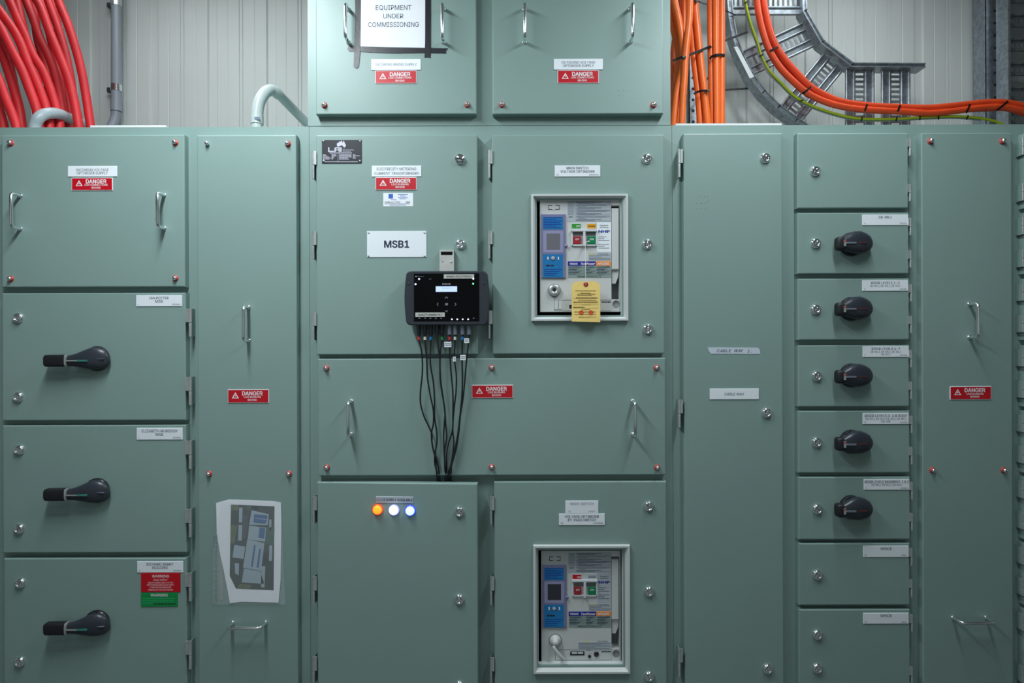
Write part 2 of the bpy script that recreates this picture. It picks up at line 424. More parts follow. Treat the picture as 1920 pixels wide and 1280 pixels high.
for r, nm, ls, sgn, hy in (
    ((4, 549, 348, 788), 'IAN POTTER|MSB|4|800/800A', [(35, 596), (35, 744)], (255, 553, 341, 574), (672, (604.5, 732.5))),
    ((5, 797, 349, 1036), 'ELIZABETH MURDOCH|MSB|2|800/800A', [(37, 843), (37, 991)], (256, 802, 342, 824), (919, (851.5, 979.5))),
    ((7, 1046.5, 350, 1287), 'RICHARD BERRY|BUILDING|3|800/800A', [(39, 1092.5), (38, 1240)], (257, 1052, 343, 1073), (1166, (1099, 1226)))):
    d = door(A, r); a, b, n, amp = nm.split('|')
    locks(d, ls)
    plate(d, sgn, [(a, .5, .26, 4.9, {10: 36, 17: 66, 13: 50}[len(a)], TEXT, .006), (b, .5, .56, 4.9, 14 if b == 'MSB' else 29, TEXT, .006), (n, .05, .83, 2.8, None, GREYTXT, 0), (amp, .88, .83, 2.8, 15, TEXT, 0)],
          )
    put('rotary_handle', ROT, P(183, hy[0]), d)
    hinges(d, 358, hy[1], HR)
plate(d, (264, 1074, 338, 1110), [('WARNING', .5, .16, 4.9, 32, WTXT, .008), ('DUAL SUPPLY', .5, .355, 3.4, 26, WTXT, 0), ('ISOLATE NORMAL SUPPLY TO THIS', .5, .50, 2.7, 47, WTXT, 0), ('SWITCHBOARD AND ISOLATE SUPPLY', .5, .62, 2.7, 51, WTXT, 0),
    ('AT MAIN SWITCHBOARD BEFORE', .5, .745, 2.7, 40, WTXT, 0), ('WORKING ON THIS SWITCHBOARD', .5, .87, 2.7, 47, WTXT, 0)], m=RED, label='red warning plate', name='warning_plate')
def glines(mb, r, yy):
    for k in range(3): mb.bars(r[0]+3, r[2]-6, r[1]+11+k*4.2, 2, yy, MGREEN)
    mb.bars(r[0]+24, r[2]-4, r[1]+20.5, 2.2, yy-.0002, DGREEN)
plate(d, (264, 1111, 333, 1137), [('WARNING', .5, .17, 5, 32, WTXT, .01)], m=GREENP, label='green warning plate', name='warning_plate', extra=glines)
d = door(A, (371, 253, 557, 1300), name='cover_panel')
put('screw', SCREWN, P(389.5, 270), d); screws(d, [(540, 270), (392, 888), (542, 888)])
pulls(d, [(466, 607)]); pulls(d, [(467, 1167)], True)
danger(d, (427, 730, 504, 755), 'LIVE BUSBARS')

# centre bay
bx = lambda r: (lambda a, b: (a.x, b.x, b.z, a.z))(P(r[0], r[1], .03), P(r[2], r[3], .03))
HOLE1, HOLE2 = (1006, 374, 1166, 591), (1009, 1031, 1169, 1247)
B = cabinet(XB, XC_-G, 'green metering bay with both circuit breakers and the nameplate MSB1, beneath the upper box', holes=[bx(HOLE1), bx(HOLE2)])
d = door(B, (593, 252.5, 895.5, 664.5))
put('lock', LOCKSLOT, P(862.5, 299), d, (0, .35, 0)); locks(d, [(863.5, 458)]); hinges(d, 588, (309.5, 460, 611), HL)
plate(d, (697, 310.5, 790, 331), [('ELECTRICITY METERING', .5, .30, 4.9, 74, TEXT, 0), ('CURRENT TRANSFORMERS', .5, .70, 4.9, 83, TEXT, 0)], label='white plate reading electricity metering current transformers')
danger(d, (704, 332, 781, 356), 'LIVE BUSBARS')
BLUE = mat('blue_ink', srgb(52, 98, 190), .5)
def sticker(mb, r, yy):
    mb.pbox((728.5, 363.5, 736.8, 372), yy, yy+.0002, BLUE)
    for k, (a, b) in enumerate(((746, 765), (750, 760), (746, 765), (749, 762))): mb.bars(a, b, 364.5+k*2.6, 1.1, yy, BLUE)
    mb.bars(733, 743, 374.5, 1, yy, BLUE); mb.bars(721, 768, 382, .9, yy, GREYTXT); mb.bars(731, 761, 384.5, .9, yy, BLUE)
    mb.text('VAARcom 175kV', 736, 379, 3.2, 29, yy, TEXT, .01, .3); mb.text('Ball', 765, 379, 3.2, 8, yy, TEXT, .01, .3)
plate(d, (718.5, 361.5, 774.5, 386.5), [], m=PAPER, y=-.0005, extra=sticker, label='small white paper sticker with a blue square', name='sticker', rad=.0001)
def msb(mb, r, yy):
    for x in (691, 796):
        for y in (436, 479.5): mb.lathe(P(x, y, yy), [(.0035, 0), (.0035, .001), (.0001, .0012)], STEEL, 12)
plate(d, (688, 433, 799.5, 482), [('MSB1', .5, .5, 12.8, 46, TEXT, .024)], extra=msb, label='large white nameplate reading MSB1', name='nameplate')
SILV = mat('silver_print', srgb(186, 186, 200), .4, .3)
def lai(mb, r, yy):
    for x in (606.7, 674.7):
        for y in (264.5, 301.5): mb.lathe(P(x, y, yy), [(.0042, 0), (.004, .0015), (.0001, .0022)], CHROME, 12)
    q = lambda a, b: (590+a/8.533, 250+b/8.533)
    mb.poly([q(*p) for p in ((352,165),(378,150),(398,128),(412,135),(425,116),(440,118),(436,140),(450,148),(460,116),(472,130),(482,155),(500,185),(494,212),(478,222),(455,210),(440,190),(420,192),(395,206),(362,212))], yy, yy+.0002, SILV)
    mb.poly([q(*p) for p in ((462,228),(478,228),(470,240))], yy, yy+.0002, SILV)
    for pl in (((215,222),(235,222),(235,278),(310,278),(310,298),(215,298)), ((316,298),(316,238),(330,222),(402,222),(402,298),(382,298),(382,272),(338,272),(338,298)), ((410,222),(430,222),(430,298),(410,298))):
        mb.poly([q(*p) for p in pl], yy, yy+.0002, SILV)
    mb.poly([q(*p) for p in ((338,240),(382,240),(382,256),(338,256))], yy-.0003, yy, BLACKM)
    mb.text('SWITCHBOARDS', *q(538, 264), 2.2, 21.5, yy, SILV, 0); mb.text('AUSTRALIA', *q(515, 288), 2.2, 15, yy, SILV, 0)
    a, b = q(240, 313)[0], q(595, 313)[0]; mb.bars(a, b, q(0, 313)[1], 1.3, yy, SILV)
    for k in range(5):
        y = q(0, 342+k*17.5)[1]
        for a, b in ((130, (178, 200, 232, 262, 238)[k]), (270, (342, 348, 318, 305, 290)[k]), (392, (588, 590, 592, 530, 550)[k])): mb.bars(q(a, 0)[0], q(b, 0)[0], y, 1.1, yy, SILV)
        if k < 4: mb.bars(q(612, 0)[0], q((650, 722, 650, 660)[k], 0)[0], y, 1.1, yy, SILV)
    mb.pbox((*q(370, 335), *q(374, 440)), yy, yy+.0002, SILV); mb.bars(q(160, 0)[0], q(690, 0)[0], q(0, 453)[1], 1.2, yy, SILV)
plate(d, (603.5, 262, 678, 306), [], m=mat('black_anodised', (.012, .013, .022), .35), extra=lai, label='black maker plate with a silver map of Australia', name='maker_plate')

def surround(d, r, hole, dep=.014, in_depth=.03):      # grey moulded frame round a breaker
    m = mat('grey_moulding', srgb(208, 213, 213), .42); mb = MB()
    def ring(q, y): a, b = P(q[0], q[1], 0), P(q[2], q[3], 0); return [(a.x, y, b.z), (b.x, y, b.z), (b.x, y, a.z), (a.x, y, a.z)]
    f = (r[0]+4, r[1]+4, r[2]-4, r[3]-4); hole = (hole[0]+.6, hole[1]+.6, hole[2]-.6, hole[3]-.6)
    rings = [ring(r, 0), ring(r, -.009), ring((r[0]+.8, r[1]+.8, r[2]-.8, r[3]-.8), -dep), ring(f, -dep), ring(hole, .012), ring(hole, in_depth)]
    vs = [v for q in rings for v in q]; fs = [(4*j+k, 4*j+(k+1) % 4, 4*j+4+(k+1) % 4, 4*j+4+k) for j in range(len(rings)-1) for k in range(4)]
    mb.add(vs, fs, m); o = mb.build('breaker_frame', d); o['label'] = 'grey moulded frame around the breaker'
d = door(B, (923, 252.5, 1245.5, 663), hole=HOLE1)
surround(d, (995.5, 365, 1177.5, 601.5), HOLE1)
locks(d, [(1212.5, 298), (1213.5, 458), (1214.5, 617)]); hinges(d, 917.5, (308, 458.5, 608), HL)
plate(d, (1040, 310, 1125.5, 331), [('MAIN SWITCH', .5, .24, 4.7, 41, TEXT, .01), ('VOLTAGE OPTIMISER', .5, .54, 4.7, 64, TEXT, .01), ('01', .065, .83, 2.8, None, TEXT, 0), ('2000/2000A', .86, .83, 2.8, 18, TEXT, 0)], label='white plate reading main switch voltage optimiser')
d = door(B, (596, 671.5, 1248, 891), name='cover_panel')
screws(d, [(612, 690), (922, 689), (1231, 689), (613, 876), (922, 875), (1232, 876)]); pulls(d, [(658.5, 783), (1186.5, 783)])
danger(d, (884.5, 721.5, 962, 746), 'LIVE BUSBARS')
d = door(B, (596, 903, 898, 1310))
locks(d, [(864, 954.5), (864, 1116), (864, 1276)]); hinges(d, 589.5, (956, 1106, 1256), HL)
plate(d, (707.5, 928.5, 778, 940.5), [('L1-L3 SUPPLY AVAILABLE', .5, .5, 4.4, 67, TEXT, .014)], m=mat('grey_label', srgb(180, 188, 200), .4), label='narrow grey plate reading L1-L3 supply available')
for (x, y), nm, col, em in (((711, 952.5), 'orange glowing indicator lamp', (1, .28, .02), ((1, .16, .01), 2.6)), ((741.7, 953), 'white glowing indicator lamp', (.9, .9, 1), ((.85, .88, 1), 4.5)), ((772.5, 953.5), 'blue glowing indicator lamp', (.25, .4, 1), ((.30, .52, 1), 2.6))):
    m1 = mat(nm.split()[0]+'_lens', col, .25, emit=em); m2 = mat(nm.split()[0]+'_rim', {'o': (.8, .06, .01), 'w': (.45, .45, .8), 'b': (.03, .06, .7)}[nm[0]], .3, emit=({'o': (1, .04, .01), 'w': (.3, .3, 1), 'b': (.02, .06, 1)}[nm[0]], {'o': .9, 'w': .8, 'b': 1.0}[nm[0]]))
    mb = MB(); c = P(x, y); mb.lathe(c, [(.020, 0), (.020, .005), (.0165, .006)], m2, 24); mb.lathe(c, [(.0165, .006), (.0155, .012), (.011, .0165), (.005, .018), (.0001, .0185)], m1, 24)
    mb.build('indicator_lamp', d)['label'] = nm
d.rotation_euler = (0, 0, -math.radians(3.4))         # stands ajar; the test leads run in behind its top edge
d = door(B, (927, 902.5, 1250, 1310), hole=HOLE2)
surround(d, (999.5, 1020.5, 1181, 1259.5), HOLE2)
locks(d, [(1216.5, 948.5), (1217, 1108), (1217, 1267)]); hinges(d, 921, (956, 1106, 1257), HL)
plate(d, (1060, 938.5, 1122, 962.5), [('MAIN  SWITCH', .5, .24, 4.7, 43, GREYTXT, 0), ('02', .13, .83, 2.8, None, GREYTXT, 0), ('2000A', .80, .83, 3, 12, GREYTXT, 0)], label='taller white plate reading main switch in thin grey letters')
plate(d, (1048, 963, 1134, 984), [('VOLTAGE OPTIMISER', .5, .24, 4.7, 64, TEXT, .01), ('BY-PASS SWITCH', .5, .54, 4.7, 52, TEXT, .01), ('02', .065, .83, 2.8, None, TEXT, 0), ('2000/2000A', .86, .83, 2.8, 18, TEXT, 0)], y=-.003, label='white plate reading voltage optimiser by-pass switch')

# box on top of the centre bay
T = thing('upper_switchboard_box', ((-381.3+298.7)/2*K3, .325, ZT+.002), 'green box standing on the metering bay, with a taped paper notice on its left cover', 'cabinet')
carcass(-381.3*K3, 298.7*K3, ZT+.002, 3.05).build('body', T)
d = door(T, (592, -52, 893, 214), name='cover_panel')
screws(d, [(608.5, 197.5), (876, 196.5)]); pulls(d, [(653.5, 49), (831.5, 48.5)])
plate(d, (696, 110.5, 789, 131), [('INCOMING MAINS SUPPLY', .5, .5, 4.6, 78, GREYTXT, .004)], label='white plate reading incoming mains supply'); danger(d, (703.5, 132, 781, 156.5), 'LIVE CONNECTIONS')
d = door(T, (923, -52, 1243.5, 213.5), name='cover_panel')
marks(d, [(1160, 170, .9), (1168, 170, .8), (1176, 170, .9), (1161, 179, .8), (1166, 180, .7), (1163, 176, .6), (1168, 178, .6)])
screws(d, [(941, 196.5), (1225, 197)]); pulls(d, [(983.5, 48.5), (1182, 48)])
plate(d, (1038.5, 110, 1130.5, 130.5), [('OUTGOING VOLTAGE', .5, .34, 4.6, 63, GREYTXT, .01), ('OPTIMISER SUPPLY', .5, .63, 4.6, 58, GREYTXT, .01)], label='white plate reading outgoing voltage optimiser supply'); danger(d, (1045.5, 131.5, 1123, 156), 'LIVE CONNECTIONS')

# right bay
Cc = cabinet(XC_, XD-G, 'green switchboard bay with a column of small switch doors, right of the metering bay')
d = door(Cc, (1283, 250, 1468.5, 1310))
locks(d, [(1434, 296.5), (1437, 773.5), (1439, 1253)]); hinges(d, 1273.5, (306.5, 774.5, 1240), HL)
marks(d, [(1313, 368, .7), (1321, 368, 1), (1327, 368, 1), (1306, 381, 1), (1314, 381, 1.1), (1322, 380, 1.1), (1328, 377, 1.2), (1307, 391, 1), (1314, 391, .9), (1323, 391, 1)])
plate(d, (1331, 728.5, 1423, 748.5), [('CABLE WAY', .5, .5, 5, 37, TEXT, .006)], label='white plate reading cable way')
mb = MB(); mb.poly([(1326.5, 651), (1421, 651.5), (1424.5, 655), (1425.5, 663.5), (1333, 663), (1329.5, 658.5)], -.0012, 0, mat('masking_tape', srgb(205, 214, 226), .3))
x = 1345
for ch in 'CABLE WAY 1.':
    if ch != ' ': mb.text(ch, x+2, 657.3 + (.6 if ch in '1.' else 0), 5.4, None, -.0015, TEXT, .006, .25)
    x += 5.4 if ch != ' ' else 6.5
mb.build('tape_label', d)['label'] = 'strip of pale tape with handwriting reading cable way 1'
def rotary_small():
    mb = MB(); u = .002; X = lambda p: p*u
    mb.lathe((0, 0, 0), [(.045, 0), (.045, .008), (.041, .016)], BLACK, 32)
    for i in range(6):
        a = PI*(.42+.08*i); mb.add([(.0425*math.cos(a+q)*k_, -.0135, .0425*math.sin(a+q)*k_) for q, k_ in ((0, 1), (.09, 1), (.09, 1.05), (0, 1.05))], [(0, 1, 2, 3)], GREYTXT)
    st = [(X(33.5), -.002, -.022, .004, .004), (X(32), -.001, -.022, .014, .010), (X(27), 0, -.024, .028, .016), (X(19), .001, -.026, .037, .020), (X(8), .002, -.028, .043, .022),
          (X(-4), .002, -.030, .041, .022), (X(-14), 0, -.031, .033, .020), (X(-22), -.002, -.032, .024, .018), (X(-27), -.003, -.032, .022, .017)]
    mb.loft(st, DARKG, 28)
    mb.loft([(X(-25), -.003, -.032, .025, .018), (X(-33), -.003, -.032, .025, .018), (X(-36), -.003, -.032, .022, .015), (X(-37), -.003, -.032, .016, .010)], BLACKM, 20, .5)
    mb.box(X(-27), X(-23), -.052, -.040, -.014, .009, STEEL); mb.box(X(-26.5), X(-23.5), -.0525, -.05, .001, .007, mat('red_clip', srgb(200, 60, 40), .4))
    mb.box(X(-23), X(-5), -.0545, -.040, -.005, 0.001, GREYP); mb.box(X(0), X(15), -.0515, -.040, -.0035, .0005, mat('dark_slot', (.12, .03, .02), .4))
    return mesh_only(mb, 'rotary_knob')
KNOB = rotary_small()
rows = [((1495, 249.5, 1703, 390), [(1528, 321)], None, None, (276, 361.5)),
    ((1495.5, 398.5, 1704, 513), [(1529, 456)], 461, ('DB-MB.1', None, None, '4', '250/250A', (1617, 402, 1703, 422)), (425, 485.5)),
    ((1496, 522, 1705, 637), [(1529, 580)], 582, ('RISER LEVELS 1-3', 'DB-M1.1, DB-M2.1, DB-M3.1', None, '6', '400/400A', (1617, 525, 1703, 545)), (549, 608)),
    ((1496.5, 647, 1705, 762), [(1531, 705)], 706.5, ('RISER LEVELS 4-7', 'DB-M4.1, DB-M5.1, DB-M6.1', 'DB-M7.1', '7', '400/400A', (1618, 648.5, 1704, 669)), (672, 731)),
    ((1497, 770, 1706, 886), [(1531, 829)], 830.5, ('RISER LEVELS 3-6 & ROOF', 'DB-M3.2, DB-M4.2, DB-M5.2, DB-M6.2', 'DB-MR', '8', '400/400A', (1618, 774, 1704, 795)), (795, 853.5)),
    ((1497.5, 894, 1706.5, 1011), [(1532, 954)], 953, ('RISER LEVELS BASEMENT, 1 & 2', 'DB-MB.2, DB-M1.2, DB-M2.2', None, '9', '400/400A', (1620, 898, 1705, 918)), (919, 977)),
    ((1498, 1018.5, 1706, 1134), [(1532, 1077)], None, ('SPACE', None, None, '10', '250A', (1619, 1023, 1704, 1044)), (1043, 1101.5)),
    ((1498.5, 1142.5, 1706.5, 1320), [(1532, 1189), (1532, 1252)], None, ('SPACE', None, None, '11', '400A', (1619, 1149, 1704, 1169)), (1167, 1265))]
for i, (r, ls, ky, pl, hs) in enumerate(rows):
    d = door(Cc, r); locks(d, ls); hinges(d, r[2]+2.2, hs, HS)
    if pl:
        L_ = [(pl[0], .5, .25, 4.6, {7: 24, 15: 53, 16: 53, 23: 79, 28: 82, 5: 21}[len(pl[0])], TEXT, .006), (pl[3], .05, .84, 2.8, None, TEXT, 0), (pl[4], .89, .84, 2.8, 13 if '/' in pl[4] else 8, TEXT, 0)]
        if pl[1]: L_.append((pl[1], .5, .53, 3.6, 76 if len(pl[1]) > 30 else 57, TEXT, 0))
        if pl[2]: L_.append((pl[2], .5, .76, 3.6, 17, TEXT, 0))
        plate(d, pl[5], L_)
    if ky: put('rotary_knob', KNOB, P(1595.5, ky-3), d)
d = door(Cc, (1729.5, 249, 1899, 1310), name='cover_panel')
screws(d, [(1744, 265), (1879, 265), (1748, 881), (1881.5, 881)]); pulls(d, [(1817.5, 601)]); pulls(d, [(1818, 1157.5)], True)
danger(d, (1781.5, 724, 1859, 749), 'LIVE BUSBARS')

# far right bay, only its hinge side in frame
Dd = cabinet(XD, 2.75, 'green switchboard bay at the right edge, only its hinges and door edges in view')
for r, _, _, _, hs in rows:
    d = door(Dd, (1921, r[1]-.5, 2180, r[3]-.5)); hinges(d, 1916.5, [h-1.5 for h in hs], HSL)

# ------------------------------------------------------------------ circuit breakers
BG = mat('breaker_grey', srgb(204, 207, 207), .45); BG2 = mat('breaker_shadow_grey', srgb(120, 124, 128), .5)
LBL = mat('breaker_silver_label', srgb(178, 187, 194), .4); NPL = mat('breaker_nameplate', srgb(140, 158, 155), .4)
RB = mat('relay_blue', srgb(24, 118, 180), .35); LILAC = mat('relay_lilac', srgb(122, 124, 160), .3); NAVY = mat('banner_navy', srgb(16, 32, 150), .4)
BOR = mat('banner_orange', srgb(246, 140, 50), .4); SCR = mat('dull_lcd', srgb(112, 112, 120), .25); AMB = mat('amber_flag', srgb(224, 160, 20), .4)
GRN = mat('green_flag', srgb(50, 150, 50), .4); BTNG = mat('green_button', srgb(10, 130, 80), .3); BTNR = mat('red_button', srgb(160, 40, 50), .3)
CLEAR = mat('white_button_guard', srgb(215, 218, 222), .15); CAUT = mat('caution_yellow', srgb(230, 210, 40), .4)
def breaker(ox, oy, k, y, second, label):
    Q = lambda a, b: (ox+a*k, oy+b*k)
    R = lambda a, b, c, d: (*Q(a, b), *Q(c, d))
    c = P(*Q(510, 1110), y); t = thing('circuit_breaker', (c.x, y+.05, c.z), label, 'circuit breaker', 'draw-out breakers behind door frames')
    mb = MB(); mb.pbox(R(155, 120, 788, 1110), y, y+.07, BG); mb.pbox(R(862, 120, 872, 1110), y, y+.07, BG); mb.pbox(R(788, 120, 862, 165), y, y+.07, BG); mb.pbox(R(788, 1000, 862, 1110), y, y+.07, BG)
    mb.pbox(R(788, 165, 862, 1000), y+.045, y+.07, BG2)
    mb.pbox(R(155, 114, 872, 128), y-.006, y, BG)                      # hood lip
    mb.build('front_cover', t)
    mb = MB(); z1 = 735                                               # charging lever in its recess
    mb.slab(R(792, 190, 856, z1), y-.004, y+.03, BG, .003); mb.poly([Q(*p) for p in ((794, z1), (856, z1), (850, 800), (826, 860), (794, 860))], y+.006, y+.03, BG)
    mb.build('charging_lever', t)
    mb = MB(); mb.slab(R(165, 243, 383, 812), y-.006, y, LILAC, .002); yy = y-.0064
    mb.pbox(R(180, 268, 358, 378), yy, yy+.0003, RB); mb.pbox(R(180, 600, 358, 806), yy, yy+.0003, RB)
    mb.pbox(R(182, 392, 360, 585), yy, yy+.0003, mat('relay_bezel', srgb(150, 150, 185), .3)); mb.pbox(R(212, 415, 333, 558), yy-.0004, yy, SCR if not second else mat('dark_lcd', srgb(52, 54, 62), .25))
    for q in range(7): mb.bars(Q(186, 0)[0], Q((350, 300, 352, 330, 345, 300, 340)[q], 0)[0], Q(0, 274+q*15)[1], 1.1, yy-.0003, NAVY)
    mb.bars(*[Q(v, 0)[0] for v in (208, 278)], Q(0, 700)[1], 3, yy-.0003, BLACKM)
    for q in range(4): mb.bars(Q(192, 0)[0], Q(350-20*q, 0)[0], Q(0, 735+q*17)[1], 1.0, yy-.0003, NAVY)
    cc = P(*Q(270, 636), yy); mb.lathe(cc, [(.0085, 0), (.0085, .001), (.0001, .001)], GREYP, 16); mb.box(cc.x-.006, cc.x+.006, yy-.0018, yy-.001, cc.z-.0016, cc.z+.0016, WTXT); mb.box(cc.x-.0016, cc.x+.0016, yy-.0018, yy-.001, cc.z-.006, cc.z+.006, WTXT)
    for a in (225, 318): mb.pbox(R(a-5, 622, a+5, 648), yy-.001, yy, WTXT)
    mb.lathe(P(*Q(385, 528), y), [(.006, 0), (.006, .008), (.0001, .008)], LILAC, 12)
    o = mb.build('protection_relay', t); o['label'] = 'blue and lilac protection relay window'
    mb = MB(); yy = y-.0008                                            # instruction print, maker labels
    mb.pbox(R(398, 130, 786, 310), yy, y, LBL)
    for q in range(17):
        py = Q(0, 137+q*10.2)[1]; mb.bars(Q((470, 480, 490)[q % 3], 0)[0], Q((700, 640, 780, 745, 560)[q % 5], 0)[0], py, 1.0, yy-.0003, TEXT if q % 5 == 0 else GREYTXT)
        if q < 12: mb.bars(Q(404, 0)[0], Q(455, 0)[0], py, .7, yy-.0003, GREYTXT)
    mb.text('RESET', *Q(430, 268), 1.8, 8, yy-.0003, TEXT, .02)
    for q in (214, 246, 268, 302): mb.pbox(R(470, q, 780, q+2), yy-.0003, yy, GREYTXT)
    mb.pbox(R(660, 315, 786, 582), yy, y, WHITE if not second else LBL)
    for q, tt in ((343, 'Supplied &'), (360, 'serviced by')): mb.text(tt, *Q(724, q), 2.4, 16, yy-.0003, TEXT, .01)
    mb.text('NHP', *Q(724, 397), 4.6, 20.5, yy-.0004, NAVY, .035)
    for q, tt in ((445, 'AUSTRALIA'), (512, 'NEW ZEALAND')): mb.text(tt, *Q(676, q), 1.9, 14 + 5*(q > 500), yy-.0003, TEXT, .01, left=True)
    for q in (462, 478, 528, 545): mb.bars(Q(676, 0)[0], Q(770 if q in (478, 545) else 725, 0)[0], Q(0, q)[1], 1.1, yy-.0003, TEXT)
    mb.pbox(R(585, 590, 786, 652), yy, y, LBL); mb.poly([Q(602, 608), Q(628, 608), Q(615, 588)], yy-.0004, yy, CAUT); mb.text('CAUTION', *Q(715, 600), 2.6, 19, yy-.0004, TEXT, 0)
    for q in (612, 624, 636, 647): mb.bars(Q(590, 0)[0], Q((700, 780, 745, 775)[(q//12) % 4], 0)[0], Q(0, q)[1], .8, yy-.0003, GREYTXT)
    mb.pbox(R(402, 663, 650, 702), yy-.0002, y, NAVY); mb.pbox(R(650, 663, 785, 702), yy-.0002, y, BOR)
    mb.text('TERASAKI', *Q(452, 684), 3.2, 15.5, yy-.0006, WTXT, .03); mb.text('TemPower', *Q(580, 684), 4.2, 27, yy-.0006, WTXT, .02, .3); mb.lathe(P(*Q(577, 690), yy-.0003), [(.004, 0), (.004, .0003), (.0001, .0003)], RED, 12)
    mb.text('AR220S', *Q(716, 684), 4.0, 21.5, yy-.0006, WTXT, .03)
    mb.pbox(R(402, 702, 785, 808), yy, y, NPL)
    for q in range(6):
        for a, b in ((410, 520), (560, 640), (660, 770)): mb.bars(Q(a+8*(q % 2), 0)[0], Q(b-20*(q % 3), 0)[0], Q(0, 712+q*13)[1], 1.3, yy-.0003, GREYTXT if q % 2 else TEXT)
        mb.pbox(R(405, 718+q*13, 782, 719.5+q*13), yy-.0002, yy, DGREEN)
    mb.text('TERASAKI ELECTRIC CO.,LTD.', *Q(592, 797), 2.9, 46, yy-.0004, TEXT, .01); mb.text('CE', *Q(762, 709), 2.4, None, yy-.0004, TEXT, .01)
    mb.pbox(R(226, 165, 328, 203), yy, y, TEXT); mb.pbox(R(231, 170, 323, 198), yy-.0003, y, BG); mb.pbox(R(262, 163, 292, 205), yy-.0006, yy-.0002, BG)
    if second:
        mb.pbox(R(488, 935, 790, 1008), yy, y, LBL); mb.text('CAUTION', *Q(705, 932), 2.6, 19, yy-.0004, TEXT, 0); mb.poly([Q(560, 940), Q(584, 940), Q(572, 922)], yy-.0004, yy, CAUT)
        for q in range(5): mb.bars(Q(495, 0)[0], Q((780, 700, 775, 640, 770)[q], 0)[0], Q(0, 950+q*12)[1], .8, yy-.0003, GREYTXT)
    mb.build('printed_labels', t)
    mb = MB()                                                          # bottom strip: windows and the round plug
    for a in ((280, 1005, 790, 1008), (280, 1100, 790, 1102), (280, 1005, 283, 1102)): mb.pbox(R(*a), y-.0006, y, BG2)
    cc = P(*Q(830, 1040), y); mb.lathe(cc, [(.0135, 0), (.0135, .001), (.0120, .0012), (.0115, 0.0002), (.0001, .0002)], BG2, 24)
    mb.bars(Q(700, 0)[0], Q(785, 0)[0], Q(0, 1024)[1], 2, y-.0006, TEXT)
    if second:
        mb.pbox(R(415, 1030, 545, 1058), y-.001, y, DARK); mb.pbox(R(430, 1030, 532, 1046), y-.0016, y, BG); mb.pbox(R(478, 1022, 484, 1048), y-.002, y, DARK)
        mb.bars(Q(420, 0)[0], Q(545, 0)[0], Q(0, 1022)[1], 1.2, y-.0006, TEXT)
        for a, b, rr in ((652, 1045, .0095), (590, 1066, .006)): mb.lathe(P(*Q(a, b), y), [(rr, 0), (rr, .004), (.0001, .004)], BLACK, 16)
        mb.bars(Q(565, 0)[0], Q(605, 0)[0], Q(0, 1008)[1], 2, y-.0006, TEXT)
    else:
        mb.slab(R(284, 1010, 350, 1090), y-.002, y, BG, .001); mb.pbox(R(316, 1014, 320, 1086), y-.0026, y-.002, BG2); mb.pbox(R(415, 1050, 440, 1082), y-.0008, y, BLACKM)
    mb.build('position_indicator', t)
    cc = P(*Q(280, 920), y); mb = MB()
    mb.lathe(cc, [(.0245, 0), (.0245, .003), (.022, .004)], BG2, 28)
    if not second:
        mb.lathe(cc, [(.022, .004), (.022, .010), (.018, .014), (.0075, .015), (.006, .010), (.0001, .010)], STEEL, 28); mb.box(cc.x-.003, cc.x+.003, y-.0156, y-.010, cc.z-.006, cc.z+.006, DARK)
        mb.build('key_lock', t)
    else:
        mb.lathe(cc, [(.022, .004), (.021, .012), (.012, .014), (.012, .028), (.0001, .029)], BG, 24)
        mb.loft([(cc.x-.012, cc.z-.012, y-.030, .004, .003), (cc.x-.006, cc.z-.016, y-.032, .010, .004), (cc.x+.008, cc.z-.034, y-.033, .010, .004), (cc.x+.024, cc.z-.050, y-.033, .008, .003), (cc.x+.038, cc.z-.062, y-.033, .003, .002)], BG, 14)
        mb.build('crank_knob', t)
    for (a, b, m, tt, nm, lb) in (((437, 330), (516, 370), RED if second else GRN, 'ON' if second else 'OFF', 'position_flag', None), ((574, 330), (652, 370), LBL if second else AMB, 'CHARGED', 'charge_flag', None)):
        mb = MB(); mb.pbox((*Q(a[0]-3, a[1]-12), *Q(b[0]+3, b[1]+4)), y-.0012, y, CLEAR); mb.pbox((*Q(*a), *Q(*b)), y-.0016, y-.001, m)
        mb.text(tt, *Q((a[0]+b[0])/2 + (18 if len(tt) < 4 else 0), (a[1]+b[1])/2), 3 if len(tt) < 4 else 1.8, 7 if len(tt) < 4 else 13, y-.002, WTXT if len(tt) < 4 else TEXT, .02)
        mb.build(nm, t)
    mb = MB()                                                          # guard round the push buttons
    mb.slab(R(432, 378, 662, 398), y-.012, y, CLEAR, .002); mb.slab(R(538, 398, 560, 540 if second else 528), y-.012, y, CLEAR, .002)
    for a in ((432, 398, 445, 525), (650, 398, 662, 525), (440, 512, 540, 525), (556, 512, 655, 525)): mb.pbox(R(*a), y-.006, y, CLEAR)
    mb.pbox(R(452, 400, 535, 436), y-.001, y, BG2); mb.pbox(R(565, 400, 648, 436), y-.001, y, BG2)
    mb.build('button_guard', t)
    for a, m, tt, nm in (((453, 440, 518, 508), BTNR, 'OFF', 'off_button'), ((580, 440, 648, 508), BTNG, 'ON', 'on_button')):
        mb = MB(); mb.slab(R(*a), y-.007, y, m, .001); mb.text(tt, *Q((a[0]+a[2])/2, (a[1]+a[3])/2-8), 3, 7, y-.0074, WTXT, .02)
        o = mb.build(nm, t); o['label'] = ('red' if nm[1] == 'f' else 'green')+' push button'
    return t
breaker(980, 350, .2109, .012, False, 'grey air circuit breaker with the yellow tag on it, in the upper door frame')
breaker(983.0, 1008.9, .2072, .030, True, 'grey air circuit breaker without a tag, in the lower door frame')

